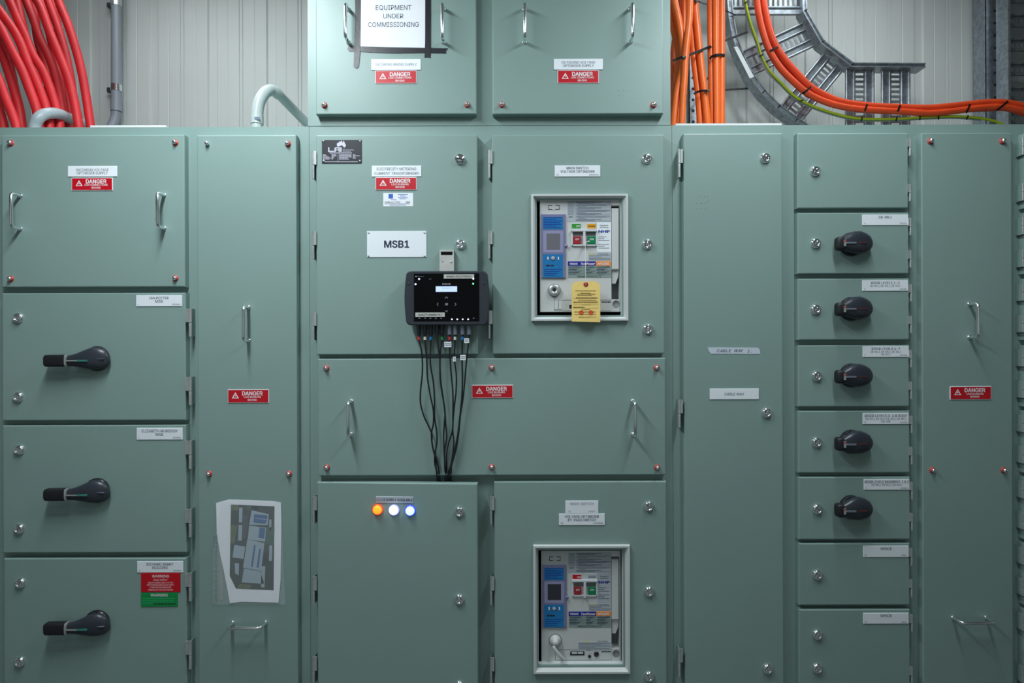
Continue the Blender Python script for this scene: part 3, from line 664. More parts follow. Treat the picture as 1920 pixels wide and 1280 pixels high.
# inspection tag
t = thing('inspection_tag', P(1099, 604, -.03), 'yellow card tag on a white string hanging over the upper breaker', 'tag')
TY = mat('yellow_card', srgb(250, 218, 130), .6, var=(20, .06)); mb = MB()
mb.poly([(1079, 527.5), (1118, 527), (1125, 534), (1125.5, 604), (1072, 602.5), (1072, 535)], -.030, -.0292, TY)
yy = -.0304; INK = mat('brown_ink', srgb(120, 92, 50), .6); RINK = mat('red_ink', srgb(226, 96, 50), .6)
mb.text('AIR CIRCUIT BREAKER', 1099, 551.5, 2.4, 34, yy, INK, .01)
for q, (a, b) in enumerate(((1079, 1117), (1088, 1108), (1083, 1110), (1080, 1120), (1084, 1118), (1075, 1121), (1090, 1108), (1075, 1096), (1090, 1107), (1077, 1117), (1077, 1118))): mb.bars(a, b, 545+q*4.4, 1.6 if q % 2 else 1.1, yy, INK)
for q in (559, 565, 571, 577): mb.pbox((1075, q, 1122, q+.4), yy, yy+.0002, INK)
for x in (1090, 1108):
    c = P(x, 586, yy); mb.lathe(c, [(.0088, .0), (.0088, .0003), (.0076, .0003), (.0076, 0)], RINK, 20); mb.bars(x-3, x+3, 585, 1.6, yy-.0002, RINK)
mb.text('TERASAKI ELECTRIC CO.,LTD.', 1101, 594.5, 2.2, 33, yy, INK, .01)
mb.build('card', t)
MB().lathe(P(1098.5, 533, -.0302), [(.0088, 0), (.0088, .0006), (.003, .0008), (.0029, 0)], mat('eyelet_red', srgb(176, 44, 34), .5), 18).build('eyelet', t)
MB().tube([P(1104, 452.5, -.004), P(1100, 453.5, -.008), P(1097.5, 457, -.012), P(1097.8, 490, -.024), P(1098.3, 533, -.031)], .0010, mat('string_white', srgb(225, 228, 222), .7), 6).build('string', t)
for o in t.children:
    if o.name.startswith('string'): MB().lathe(P(1104, 452.5, -.003), [(.003, 0), (.003, .003), (.0001, .004)], MATS['string_white'], 10).build('knot', o)

# ------------------------------------------------------------------ energy logger and its leads
YM = -.062
t = thing('energy_logger', P(838, 610, -.02), 'black portable energy analyser hung on the door beneath the nameplate MSB1', 'meter')
def rr(x0, y0, x1, y1, rx, bulge=0, n=6):
    pts = []
    for cx, cy, a0 in ((x1-rx, y0+rx, -90), (x1-rx, y1-rx, 0), (x0+rx, y1-rx, 90), (x0+rx, y0+rx, 180)):
        for i in range(n+1):
            a = math.radians(a0+90*i/n); x, y = cx+rx*math.cos(a), cy+rx*math.sin(a)
            pts.append((x, y))
    m_ = (y0+y1)/2; out = []
    for i, (x, y) in enumerate(pts):
        out.append((x, y)); nx, ny = pts[(i+1) % len(pts)]
        if abs(ny-y) > 20:
            s_ = 1 if x > (x0+x1)/2 else -1
            for q in (.15, .3, .5, .7, .85): out.append((x+(nx-x)*q+s_*bulge*math.sin(PI*q), y+(ny-y)*q))
    return out
mb = MB(); o1 = rr(760.5, 507.5, 914.5, 609.5, 9, 3); cxm, cym = 838, 558.5
def scl(pts, k): return [(cxm+(x-cxm)*k, cym+(y-cym)*(1-(1-k)*1.5)) for x, y in pts]
rings = [[P(x, y, YM) for x, y in scl(o1, .975)], [P(x, y, YM) for x, y in scl(o1, .99)]]
n = len(o1); vs = [(p.x, YM, p.z) for p in rings[0]] + [(p.x, YM+.004, p.z) for p in [P(x, y, YM) for x, y in scl(o1, .995)]] + [(p.x, YM+.010, p.z) for p in [P(x, y, YM) for x, y in o1]] + [(p.x, -.018, p.z) for p in [P(x, y, YM) for x, y in scl(o1, .985)]]
fs = [tuple(range(n-1, -1, -1))] + [(j*n+i, j*n+(i+1) % n, (j+1)*n+(i+1) % n, (j+1)*n+i) for j in range(3) for i in range(n)]
mb.add(vs, fs, DARKG)
mb.add(vs[3*n:], [tuple(range(n))], DARKG)
for x in (767, 907): mb.lathe(P(x, 532, YM), [(.0055, 0), (.005, .0005), (.003, -.0002), (.0001, -.0002)], BLACK, 14)
mb.build('casing', t)
mb = MB(); mb.slab((776, 512.5, 898.5, 602), YM-.0015, YM, mat('glossy_black_panel', (.002, .002, .003), .10, spec=.12), .001)
yy = YM-.0018; ICON = mat('icon_grey', srgb(190, 195, 205), .5, emit=((.8, .85, 1), .10))
def chev(x, y, dx, dy):
    p = [P(x-dy*2.6-dx*1.2, y-dx*2.6-dy*1.2, yy), P(x+dx*1.4, y+dy*1.4, yy), P(x+dy*2.6-dx*1.2, y+dx*2.6-dy*1.2, yy)]
    mb.tube(p, .0006, ICON, 6, curve=False)
chev(837, 557.5, 0, -1); chev(837, 583, 0, 1); chev(820.7, 570.3, -1, 0); chev(854, 570.3, 1, 0)
mb.pbox((834.3, 568, 840, 572.3), yy, yy+.0002, GREYP)
mb.text('MYeBOX 1500', 837, 532.3, 2.4, 15.5, yy, ICON, .01); mb.lathe(P(780, 518, yy), [(.0022, 0), (.0001, .0001)], ICON, 10); mb.text('Circutor', 788.5, 518, 2.2, 12, yy, GREYP, 0); mb.text('WiFi', 806.5, 523, 2, 4.6, yy, GREYP, 0)
for x in (786, 797, 807, 817, 827, 888): mb.bars(x-1.3, x+1.8, 596.4, .8, yy, ICON)
mb.build('touch_panel', t)
o = MB().pbox((817, 536.6, 857, 547), YM-.0022, YM-.0015, mat('lcd_blue', (.35, .45, .9), .3, emit=((.42, .54, 1), .95))).text('192.168.1', 837, 539.6, 2.2, 17, YM-.0026, mat('lcd_ink', srgb(110, 130, 210), .4, emit=((.2, .25, .7), .5)), 0).build('display', t); o['label'] = 'glowing pale blue display'
for x, y, g in ((785.8, 522.8, 0), (779.2, 532.6, 0), (887.5, 522.3, 0), (887.2, 531.7, 1), (847.4, 598.5, 0), (857.5, 598.5, 0), (867.5, 598.5, 0), (877.8, 598.5, 0)):
    m = mat('led_green', (.1, .9, .3), .3, emit=((.1, 1, .3), 3)) if g else mat('led_blue', (.5, .6, 1), .3, emit=((.55, .65, 1), 5))
    o = MB().lathe(P(x, y, YM-.0015), [(.0030 if y < 590 else .0026, 0), (.0026, .001), (.0001, .0015)], m, 12).build('status_light', t); o['label'] = 'small %s status light' % ('green' if g else 'blue')
STK = mat('sticker_cream', srgb(196, 196, 190), .5)
for r, tt, wd in (((832, 514, 889, 522), 'MYeBOX 001217300024', 46), ((778.7, 585.7, 833.8, 593.8), 'QUALITY ENERGY # 2', 44)):
    mb = MB(); mb.pbox(r, YM-.0021, YM-.0015, STK); mb.text(tt, (r[0]+r[2])/2, (r[1]+r[3])/2, 3.4, wd, YM-.0024, TEXT, .012); mb.build('sticker', t)['label'] = 'pale printed sticker'
mb = MB(); mb.pbox((824, 478, 851, 512), -.020, -.017, NICKEL); mb.pbox((824, 468.5, 851, 471.5), -.020, 0, NICKEL); mb.pbox((824, 471.5, 851, 512), -.006, -.002, DARK); mb.pbox((824, 470, 826.5, 512), -.0195, -.006, NICKEL); mb.pbox((848.5, 470, 851, 512), -.0195, -.006, NICKEL)
mb.lathe(P(830, 490.5, -.0201), [(.002, 0), (.0001, .0002)], DARK, 10); mb.lathe(P(846, 490.5, -.020), [(.004, 0), (.0035, .002), (.0001, .003)], CHROME, 12)
mb.build('hanging_bracket', t)
leads = [  # plug x, colour ring, dark plug, path in crop pixels
 ('red', 1, [(847,150),(870,250),(875,400),(860,560),(862,650),(890,750),(945,870),(950,960),(975,1080),(985,1180),(990,1262)]),
 ('white', 1, [(895,150),(908,300),(915,450),(940,600),(960,700),(960,800),(945,880),(955,980),(990,1100),(1010,1262)]),
 ('blue', 1, [(940,150),(937,330),(960,480),(968,600),(970,750),(985,860),(988,940),(975,1020),(970,1100),(998,1262)]),
 ('black', 1, [(990,150),(1010,300),(1012,450),(1030,580),(1050,700),(1045,800),(1040,900),(1045,1050),(1052,1262)]),
 ('green', 1, [(1027,150),(1012,280),(1015,450),(1035,600),(1048,700),(1055,800),(1063,900),(1050,1000),(1048,1100),(1060,1262)]),
 ('red', 0, [(1085,150),(1090,300),(1098,420),(1110,550),(1112,700),(1108,850),(1078,950),(1062,1050),(1066,1262)]),
 ('white', 0, [(1128,150),(1123,300),(1138,430),(1135,560),(1118,700),(1110,850),(1118,950),(1100,1100),(1075,1180),(1076,1262)]),
 ('blue', 0, [(1185,150),(1182,300),(1185,450),(1180,600),(1165,750),(1150,880),(1130,980),(1105,1100),(1094,1262)]),
 ('black', 0, [(1235,150),(1218,300),(1205,450),(1190,600),(1170,730),(1155,880),(1135,1000),(1105,1110),(1084,1180),(1086,1262)])]
RING = {'red': mat('ring_red', srgb(200, 40, 60), .5), 'white': mat('ring_white', srgb(205, 205, 200), .5), 'blue': mat('ring_blue', srgb(20, 110, 180), .5), 'black': BLACKM, 'green': mat('ring_green', srgb(20, 130, 60), .5)}
tags = {5: (839.5, 645.5, 13, 10), 6: (851.8, 673, 5, 9), 7: (868, 670, 10, 10), 8: (875, 638.5, 9, 9)}
for i, (col, dk, path) in enumerate(leads):
    pts = [(580+a/4.128, 600+b/4.128) for a, b in path]; x0 = pts[0][0]
    yl = lambda py, i=i: -.044 + min(1, max(0, (py-636)/180))*.026 - .002*(i % 3)*min(1, max(0, (py-637)/25))
    W3 = [P(x, y, yl(y) if y < 895 else .014) for x, y in pts]
    W3[-1] = P(pts[-1][0], 903, .012); e = W3[-1]; W3.append(Vector((e.x+.002, .012, e.z-.12)))
    b = thing('test_lead', W3[-1], ('black lead with a black plug and %s ring beneath the energy analyser' if dk else 'black lead with a grey plug and %s ring beneath the energy analyser') % col, 'cable', 'leads hanging from the energy analyser')
    if col == 'black' and not dk: b['label'] = 'black lead with a grey plug, rightmost beneath the energy analyser'
    if col == 'black' and dk: b['label'] = 'black lead with an all-black plug and no coloured ring'
    mb = MB(); mb.tube([P(x0, 632, -.044)]+W3, .0029, BLACKM, 8, 6); mb.build('cord', b)
    top = P(x0, 608, -.043); mid = P(x0+.3, 627, -.043); low = P(x0, 634, -.044); m = BLACK if dk else GREYP
    mb = MB(); mb.tube([top, P(x0, 617, -.043)], .0085 if dk else .0088, m, 14, curve=False); mb.tube([P(x0, 617, -.043), mid], .0072 if dk else .0078, m, 14, curve=False)
    mb.tube([mid, P(x0, 631, -.0435)], .0055, BLACKM, 12, curve=False); mb.build('plug', b)
    mb = MB(); mb.tube([P(x0, 631, -.0435), P(x0, 637, -.044)], .0052 if col != 'black' else .004, RING[col], 12, curve=False); mb.build('colour_ring', b)
    if i in tags:
        x, y, a, h = tags[i]; mb = MB(); mb.pbox((x-a/2, y-h/2, x+a/2, y+h/2), -.050, -.0492, PAPER); mb.bars(x-a/2+1.5, x+a/2-1, y-1.5, 1.5, -.0503, GREYTXT); mb.bars(x-a/2+1.5, x+a/2-1, y+1.5, 1.2, -.0503, GREYTXT)
        mb.pbox((x+a/2-3, y-h/2, x+a/2, y+h/2), -.0492, -.042, PAPER)
        mb.build('cable_tag', b)

# ------------------------------------------------------------------ paper notice with tape
t = thing('paper_notice', P(736, 90, -.001), 'white paper notice held by black tape on the upper box, reading equipment under commissioning', 'sign')
mb = MB(); mb.poly([(675.5, -90), (798, -90), (797.5, 89.5), (736, 88.5), (674.5, 87)], -.0012, -.0004, PAPER)
mb.text('EQUIPMENT', 738, 14.2, 8.6, 67, -.0016, TEXT, 0); mb.text('UNDER', 737.5, 30, 8.6, 37.5, -.0016, TEXT, 0); mb.text('COMMISSIONING', 737.8, 46, 8.6, 95, -.0016, TEXT, 0)
mb.build('sheet', t)
for pl, yy in (([(666.5, -95), (677.5, -95), (675.5, 85), (675.5, 98), (672.5, 124), (669, 128), (663, 125), (664.5, 88), (665.5, 40)], -.0024), ([(797.5, -95), (808, -95), (807.5, 90), (806.8, 109), (802, 106.5), (796, 108), (797, 80)], -.0024),
               ([(653, 85.5), (676, 88), (736, 88.5), (798, 89.5), (840.5, 90.5), (836, 95), (836.5, 100), (800, 99), (740, 100), (690, 98), (675, 96.5), (655, 96.5), (651.5, 92)], -.0016)):
    MB().poly(pl, yy, yy+.0006, TAPE).build('tape_strip', t)['label'] = 'strip of black tape'

# ------------------------------------------------------------------ plastic sleeve with printed plan
q = lambda a, b: (390+a/6.095, 930+b/6.095)
t = thing('document_sleeve', P(467, 1133, -.004), 'clear plastic sleeve holding a printed aerial picture, taped above the lower pull handle', 'document')
mb = MB(); mb.poly([q(*p) for p in ((92,75),(240,36),(500,45),(740,55),(832,72),(840,250),(830,950),(806,1215),(380,1205),(250,1222),(225,1080),(180,850),(130,620),(100,420))], -.0035, -.0030, PAPER)
def MAPM(n, *c): return mat(n, srgb(*c), .6, var=(60, .25))
base, MW, MBL = MAPM('print_ground', 54, 64, 64), mat('print_pale_roof', srgb(160, 176, 188), .6), mat('print_blue_roof', srgb(52, 100, 150), .6)
y1 = -.0038
mb.poly([q(*p) for p in ((262,95),(760,115),(750,1075),(320,1055),(248,910))], y1, y1+.0002, base)
for pl, m in ((((355,130),(395,130),(390,300),(352,300)), MW), (((350,325),(392,330),(385,508),(343,505)), MW), (((300,555),(425,575),(405,715),(280,700)), MW),
    (((500,160),(695,205),(682,330),(470,325)), MW), (((470,335),(665,360),(650,520),(455,490)), MW), (((450,490),(645,535),(605,855),(400,815)), MW), (((410,825),(600,860),(640,1000),(385,985)), MW),
    (((700,265),(725,265),(722,390),(700,390)), MW), (((700,560),(735,560),(730,738),(695,738)), MW), (((305,765),(355,765),(350,905),(310,880)), MW), (((610,800),(655,800),(645,1040),(605,1040)), MW),
    (((500,110),(580,110),(580,165),(500,150)), BLACKM), (((265,100),(350,100),(345,160),(265,165)), MAPM('print_scrub', 96, 104, 78)), (((262,330),(340,330),(300,540),(256,540)), MAPM('print_scrub', 96, 104, 78)), (((440,105),(495,105),(490,160),(440,160)), MAPM('print_green', 60, 92, 84)),
    (((640,650),(700,640),(690,790),(625,770)), MAPM('print_dark', 34, 44, 48)), (((355,740),(400,740),(395,820),(360,860)), MAPM('print_dark', 34, 44, 48)), (((360,1000),(500,1010),(495,1055),(330,1050)), MAPM('print_scrub', 96, 104, 78)), (((395,215),(465,220),(430,480),(395,480)), MAPM('print_purple', 72, 74, 90)), (((665,360),(760,350),(755,550),(650,540)), MAPM('print_green', 60, 92, 84))):
    mb.poly([q(*p) for p in pl], y1-.0003, y1-.0001, m)
for pl in (((530,205),(680,220),(675,262),(522,245)), ((522,252),(675,272),(655,315),(520,300)), ((590,355),(655,368),(640,485),(575,470)), ((525,558),(545,560),(510,808),(490,800)), ((585,600),(605,605),(578,818),(556,812))):
    mb.poly([q(*p) for p in pl], y1-.0006, y1-.0004, MBL)
mb.build('printed_sheet', t)['label'] = 'white sheet with a printed aerial picture of pale and blue roofs'
SL = mat('clear_plastic', (.85, .92, .95), .08, alpha=.16)
mb = MB(); cols, rws = 9, 12; outl = lambda u, v: q(62+v*-8+u*(770+v*60), 60+v*1175 - 20*math.sin(PI*u)*(1-v))
vs = []
for j in range(rws+1):
    for i in range(cols+1):
        u, v = i/cols, j/rws; dep = -.0065 - .003*math.sin(PI*u)*math.sin(PI*v) - .0016*math.sin(9*v+4*u) - .0009*math.sin(23*u-7*v)
        x, y = outl(u, v); vs.append(P(x + (14 if j < 6 and i == 0 else 0)*(1-j/6), y, dep))
mb.add(vs, [(j*(cols+1)+i, (j+1)*(cols+1)+i, (j+1)*(cols+1)+i+1, j*(cols+1)+i+1) for j in range(rws) for i in range(cols)], SL, True)
mb.build('plastic_sleeve', t)
mb = MB(); mb.poly([q(*p) for p in ((62,430),(100,430),(98,1215),(50,1235))], -.0022, -.0018, mat('perforated_margin', srgb(150, 168, 166), .3, alpha=.45))
for k in range(14): mb.pbox((*q(80, 460+k*55), *q(100, 478+k*55)), -.0026, -.0024, GREYTXT)
mb.poly([q(*p) for p in ((135,640),(170,800),(178,1190),(132,1180))], -.0024, -.0019, mat('sleeve_edge', srgb(176, 186, 180), .3, alpha=.6))
mb.build('punched_margin', t)

# ------------------------------------------------------------------ cables above the left bay
def down(pts, x_=None):
    e = pts[-1]; pts.append(Vector((e.x+(e.x-pts[-2].x)*.3, e.y, ZT-.02))) if e.z > ZT else None
    return pts
reds = [([(106,-30),(109,0),(131,56),(153,134),(169,230)], .30), ([(50,-30),(75,12),(94,62),(111,103),(131,156),(146,225)], .24), ([(36,-30),(62,34),(75,72),(94,112),(108,156),(121,228)], .31),
 ([(78,-30),(88,-5),(109,53),(122,97),(131,140),(138,185),(150,237)], .38), ([(5,-30),(31,31),(47,66),(62,103),(81,134),(97,175),(110,222)], .22), ([(-30,-20),(19,47),(37,78),(53,119),(72,162),(87,205),(93,240)], .18),
 ([(-20,25),(0,50),(22,94),(41,131),(56,169),(69,206),(74,240)], .14), ([(-12,70),(4,100),(16,134),(27,169),(36,203),(41,240)], .19), ([(-12,130),(-2,150),(12,187),(25,219),(32,240)], .11),
 ([(-14,170),(-3,200),(4,225),(7,242)], .15), ([(20,-30),(30,-5),(45,60),(58,110),(70,150),(78,200),(83,240)], .38), ([(56,-30),(62,0),(70,70),(84,119),(91,162),(90,200),(88,240)], .44), ([(96,-30),(98,0),(110,60),(118,110),(124,170),(132,240)], .50),
 ([(-20,0),(4,60),(20,130),(30,180),(38,240)], .42), ([(66,-30),(80,10),(96,75),(106,120),(114,180),(118,240)], .46)]
infos = []
for pts, y in reds:
    W = [P(a, b, y+(.03*(1-b/240))) for a, b in pts]; infos.append((W[-1].x, W, y))
infos.sort(key=lambda a: a[0])
ORD = ['leftmost', 'second', 'third', 'fourth', 'fifth', 'sixth', 'seventh', 'eighth', 'ninth', 'tenth', 'eleventh', 'twelfth', 'thirteenth', 'fourteenth', 'fifteenth']
nr = len(infos)
for i, (_, W, y) in enumerate(infos):
    lab = 'thick red power cable, %s where the bundle meets the cabinet top' % ('leftmost' if i == 0 else 'rightmost' if i == nr-1 else ORD[nr-1-i]+' from the right' if i >= nr/2 else ORD[i]+' from the left')
    tag(MB().tube(down(W), .0172, REDC, 12, 6).build('power_cable'), lab, 'cable', 'red power cables at the left')

# conduits
t = thing('conduit', P(208, 237, .8), 'grey vertical conduit clamped to the ribbed wall beside the red cables', 'conduit')
MB().tube([P(218.5, -60, .83), P(218, 60, .83), P(218, 195, .83)], .0235, CONDUITD, 18, 2).build('pipe', t)
MB().tube([P(218, 192, .83), P(218, 209, .83)], .0265, CONDUITD, 18, curve=False).build('coupling', t)
MB().tube([P(218, 209, .83), P(216, 222, .83), P(211, 235, .82), P(200, 252, .80), P(188, 268, .79)], .0235, CONDUITD, 18, 5).build('elbow', t)
for y in (6, 165):
    mb = MB(); mb.tube([P(218, y-6, .83), P(218, y+6, .83)], .026, CHROME if y > 100 else STEEL, 18, curve=False); mb.pbox((200, y-2, 212, y+7), .868, .874, STEEL); mb.pbox((200, y-1, 209, y+7), .845, .868, mat('clamp_dark', (.08, .09, .1), .4, .6)); mb.build('pipe_clamp', t)
t = thing('conduit', P(66, 250, .2), 'grey bent conduit arching over the left cabinet top before the red cables', 'conduit')
MB().tube(down([P(172, 236, .52), P(150, 229, .38), P(128, 221, .28), P(112, 214, .21), P(98, 212, .17), P(84, 214, .14), P(72, 222, .12), P(66, 236, .12)]), .0212, CONDUIT, 18, 6).build('pipe', t)
t = thing('conduit', P(482, 250, .3), 'pale conduit with an elbow rising from the narrow panel toward the upper box', 'conduit')
MB().tube([P(518, 172, .30), P(550, 205, .44), P(590, 246, .56)], .0205, CONDUITW, 18, 4).build('pipe', t)
MB().tube([P(482, 218, .22), P(484, 200, .22), P(489, 185, .225), P(498, 173, .24), P(508, 169, .27), P(516, 172, .29), P(522, 177, .31)], .0235, CONDUITW, 18, 6).build('elbow', t)
mb = MB(); mb.tube([P(482, 216, .22), P(482, 233, .22)], .0255, CONDUITW, 18, curve=False); mb.pbox((477, 219, 487, 224), .1935, .195, GREYTXT); mb.build('coupling', t)
MB().tube([P(482, 232, .22), Vector((P(482, 232, .22).x, .22, ZT-.02))], .0225, CONDUITW, 18, curve=False).build('riser', t)

# ------------------------------------------------------------------ cable ladder and cables above the right bay
YT = .66
lad = thing('cable_ladder', P(1440, 240, YT), 'galvanised cable ladder bending behind the orange cables above the right bay', 'cable tray')
def rail(pts, wd, y0, y1, name, lip=True, slots=None):
    mb = MB(); pp = [P(a, b, YT) for a, b in pts]; n = len(pp)
    for i in range(n-1):
        a, b = pp[i], pp[i+1]; t_ = (b-a).normalized(); s_ = Vector((-t_.z, 0, t_.x))*wd/2; a = a-t_*.002; b = b+t_*.002
        vs = [(a+s_), (b+s_), (b-s_), (a-s_)]
        mb.add([(v.x, y0, v.z) for v in vs]+[(v.x, y1, v.z) for v in vs], [(0, 1, 2, 3), (7, 6, 5, 4), (0, 3, 7, 4), (1, 0, 4, 5), (2, 1, 5, 6), (3, 2, 6, 7)], GALV)
        if lip:
            s2 = s_*1.0; f = s_.normalized()*.004
            for sg in (1, -1):
                vs = [a+s2*sg+f*sg*.2, b+s2*sg+f*sg*.2, b+s2*sg-f*sg, a+s2*sg-f*sg]
                mb.add([(v.x, y0-.006, v.z) for v in vs]+[(v.x, y0, v.z) for v in vs], [(0, 1, 2, 3), (0, 3, 7, 4), (1, 0, 4, 5), (2, 1, 5, 6), (3, 2, 6, 7)], GALV)
        if slots:
            L = (b-a).length; k = 0.03
            while k < L-.03:
                c = a+t_*k; e = c+t_*.03; h = s_.normalized()*.0035
                vs = [c+h, e+h, e-h, c-h]; mb.add([(v.x, y0-.0012, v.z) for v in vs], [(0, 1, 2, 3)], slots); k += .055
    return mb.build(name, lad)
rail([(1497, -70), (1500, 30), (1533, 88), (1588, 130), (1722, 131)], .020, YT-.045, YT+.02, 'side_rail')
LR = [(1361, -70), (1361, 0), (1364, 40), (1371, 78), (1383, 112), (1400, 147), (1424, 180), (1452, 208), (1485, 232), (1530, 262), (1600, 285)]
rail(LR, .024, YT-.045, YT+.02, 'side_rail', slots=mat('slot_shadow', (.20, .22, .22), .6))
def rung(a, b, wd, name='rung', n=11):
    mb = MB(); a, b = P(*a, YT), P(*b, YT); t_ = (b-a).normalized(); s_ = Vector((-t_.z, 0, t_.x)); L = (b-a).length; y0 = YT-.012
    def st(o0, o1, k0, k1, ya, yb):
        vs = [a+t_*k0+s_*o0, a+t_*k1+s_*o0, a+t_*k1+s_*o1, a+t_*k0+s_*o1]
        mb.add([(v.x, ya, v.z) for v in vs]+[(v.x, yb, v.z) for v in vs], [(0, 1, 2, 3), (7, 6, 5, 4), (0, 3, 7, 4), (1, 0, 4, 5), (2, 1, 5, 6), (3, 2, 6, 7)], GALV)
    w2 = wd/2
    st(-w2, -w2*.28, 0, L, y0, y0+.003); st(w2*.28, w2, 0, L, y0, y0+.003)
    k = 0
    while k < L: st(-w2*.28, w2*.28, k, min(L, k+.012), y0, y0+.003); k += .024
    for o in (-w2*.92, -w2*.42, w2*.42, w2*.92):
        mb.tube([a+s_*o+Vector((0, -.014, 0)), b+s_*o+Vector((0, -.014, 0))], .0062 if abs(o) > w2*.5 else .005, GALV, 8, curve=False)
    return mb.build(name, lad)
rung((1366, 7), (1496, 7), .125); rung((1366, -62), (1496, -62), .125)
rung((1395, 123), (1512, 68), .130); rung((1478, 218), (1560, 118), .128)
rung((1609, 134), (1609, 262), .138); rung((1676, 134), (1676, 262), .138)
MB().poly([(1376, 88), (1383, 87), (1414, 144), (1406, 147)], YT-.054, YT-.052, mat('white_zinc_patch', srgb(236, 240, 242), .5)).build('splice_strip', lad)['label'] = 'white strip on the curved rail'

bigs = [([(1435,-60),(1432,-5),(1439,39),(1451,78),(1470,109),(1494,137),(1519,162),(1550,180),(1580,191),(1630,198),(1690,201),(1740,202),(1790,198),(1850,192),(1890,193),(1935,203)], .575, .0148, 'upper thick orange-red cable sweeping round the cable ladder bend'),
 ([(1421,-60),(1419,-5),(1425,39),(1436,78),(1447,103),(1465,130),(1490,155),(1513,174),(1543,189),(1580,200),(1630,206),(1690,209),(1740,212),(1790,208),(1850,201),(1890,202),(1935,213)], .565, .0148, 'lower thick orange-red cable sweeping round the cable ladder bend'),
 ([(1428,-60),(1426,-5),(1432,39),(1444,78),(1460,108),(1480,136),(1505,160),(1535,178),(1580,197),(1640,204),(1740,208),(1800,206),(1850,204),(1890,204),(1935,218)], .600, .0125, 'thick orange-red cable hidden behind two others at the ladder bend')]
for pts, y, r, lab in bigs: tag(MB().tube([P(a, b, y) for a, b in pts], r, ORANGED, 14, 6).build('power_cable'), lab, 'cable', 'orange-red cables along the ladder')
gy = [(1397,-60),(1397,-5),(1406,39),(1421,82),(1428,105),(1443,133),(1465,156),(1492,182),(1529,201),(1580,217),(1620,223),(1680,223),(1730,220),(1790,218),(1840,222),(1870,229),(1900,243),(1930,262)]
tag(MB().tube([P(a, b, .575) for a, b in gy], .0058, GY, 10, 6).build('earth_cable'), 'thin green and yellow earth cable running along the ladder bend', 'cable')
tag(MB().tube([P(a-3.2 if b < 150 else a-1.5, b+(0 if b < 100 else 3.4), .583) for a, b in gy[:-3]], .0034, GREYC, 8, 6).build('data_cable'), 'thin grey cable lying against the green and yellow cable', 'cable')
oranges = [([(1258,-40),(1263,-5),(1273,39),(1279,78),(1281,109),(1278,137),(1269,176),(1263,232)], .16, .0136), ([(1250,-40),(1255,10),(1262,50),(1270,85),(1273,112),(1268,150),(1262,200),(1260,240)], .20, .0136), ([(1298,-40),(1294,-5),(1292,39),(1288,78),(1285,109),(1284,137),(1281,176),(1278,240)], .14, .0136),
 ([(1283,-40),(1281,-5),(1282,50),(1280,100),(1276,150),(1272,200),(1270,240)], .22, .0136), ([(1300,-40),(1302,-5),(1308,59),(1314,117),(1321,176),(1327,240)], .19, .0145), ([(1292,-40),(1294,20),(1298,70),(1302,117),(1309,176),(1313,240)], .21, .0136), ([(1272,-40),(1277,-5),(1268,60),(1262,110),(1261,170),(1262,240)], .26, .0136)]
lab_o = ['orange cable crossing in front of the loose bundle beside the upper box', 'orange cable nearest the upper box, in front where the bundle is tied', 'orange cable leaning left down the middle of the tied bundle', 'orange cable partly hidden in the middle of the tied bundle',
  'orange cable slanting right, rightmost of the slanting pair', 'orange cable slanting right, leftmost of the slanting pair', 'orange cable at the very back beside the upper box']
for (pts, y, r), lab in zip(oranges, lab_o): tag(MB().tube(down([P(a, b, y) for a, b in pts]), r, ORANGE, 14, 6).build('power_cable'), lab, 'cable', 'orange cables beside the upper box')
for x0, x1, y, lab in ((1332, 1335.5, .22, 'left'), (1342, 1344.5, .20, 'middle'), (1353, 1353, .21, 'right')):
    tag(MB().tube(down([P(x0, -40, y), P(x0+.3, 60, y), P((x0+x1)/2, 140, y), P(x1, 240, y)]), .0136, ORANGE, 14, 4).build('power_cable'), 'straight vertical orange cable, %s one of the three strapped together' % {'left': 'leftmost', 'middle': 'middle', 'right': 'rightmost'}[lab], 'cable', 'three straight orange cables')

TIEM = mat('tie_nylon', (.004, .004, .005), .6, spec=.2)
def tie(pts, lab, wd=.0055, head=None):
    mb = MB(); mb.strap([P(*p) for p in pts], wd*1.35, .0018, TIEM)
    if head: c = P(*head); mb.box(c.x-.005, c.x+.005, c.y-.004, c.y+.004, c.z-.004, c.z+.004, BLACKM)
    tag(mb.build('cable_tie'), lab, 'cable tie', 'black cable ties')
tie([(1262,114,.13),(1268,111,.135),(1276,108,.13),(1284,107,.122),(1290,104,.14),(1330,88,.19),(1365,74,.4),(1402,60,.58)], 'long black cable tie slanting up from the loose orange bundle', .007, (1282, 107, .118))
tie([(1301,176,.17),(1308,172,.175),(1318,170,.165),(1328,170,.172)], 'black cable tie round the slanting orange pair, below the long slanting tie', .006, (1328, 170, .165))
tie([(1331,111,.195),(1334,106,.19),(1343,103,.18),(1353,102.5,.19),(1359,104,.195)], 'black cable tie round the three straight orange cables', .007)
tie([(1300,0,.17),(1308,2,.18),(1318,6,.28),(1330,9,.4)], 'black cable tie at the top edge beside the loose orange bundle', .007, (1306, 2, .165))
tie([(1359,19,.5),(1370,24,.55),(1379,28,.61)], 'short black tie tail reaching the top of the ladder rail', .005)
tie([(1359,168.3,.3),(1380,167.3,.5),(1402,166,.61)], 'straight level black tie between the vertical cables and the curved rail', .006)
tie([(1322,154,.35),(1332,139,.4)], 'tiny black tie tail seen between the slanting and the straight orange cables', .005)
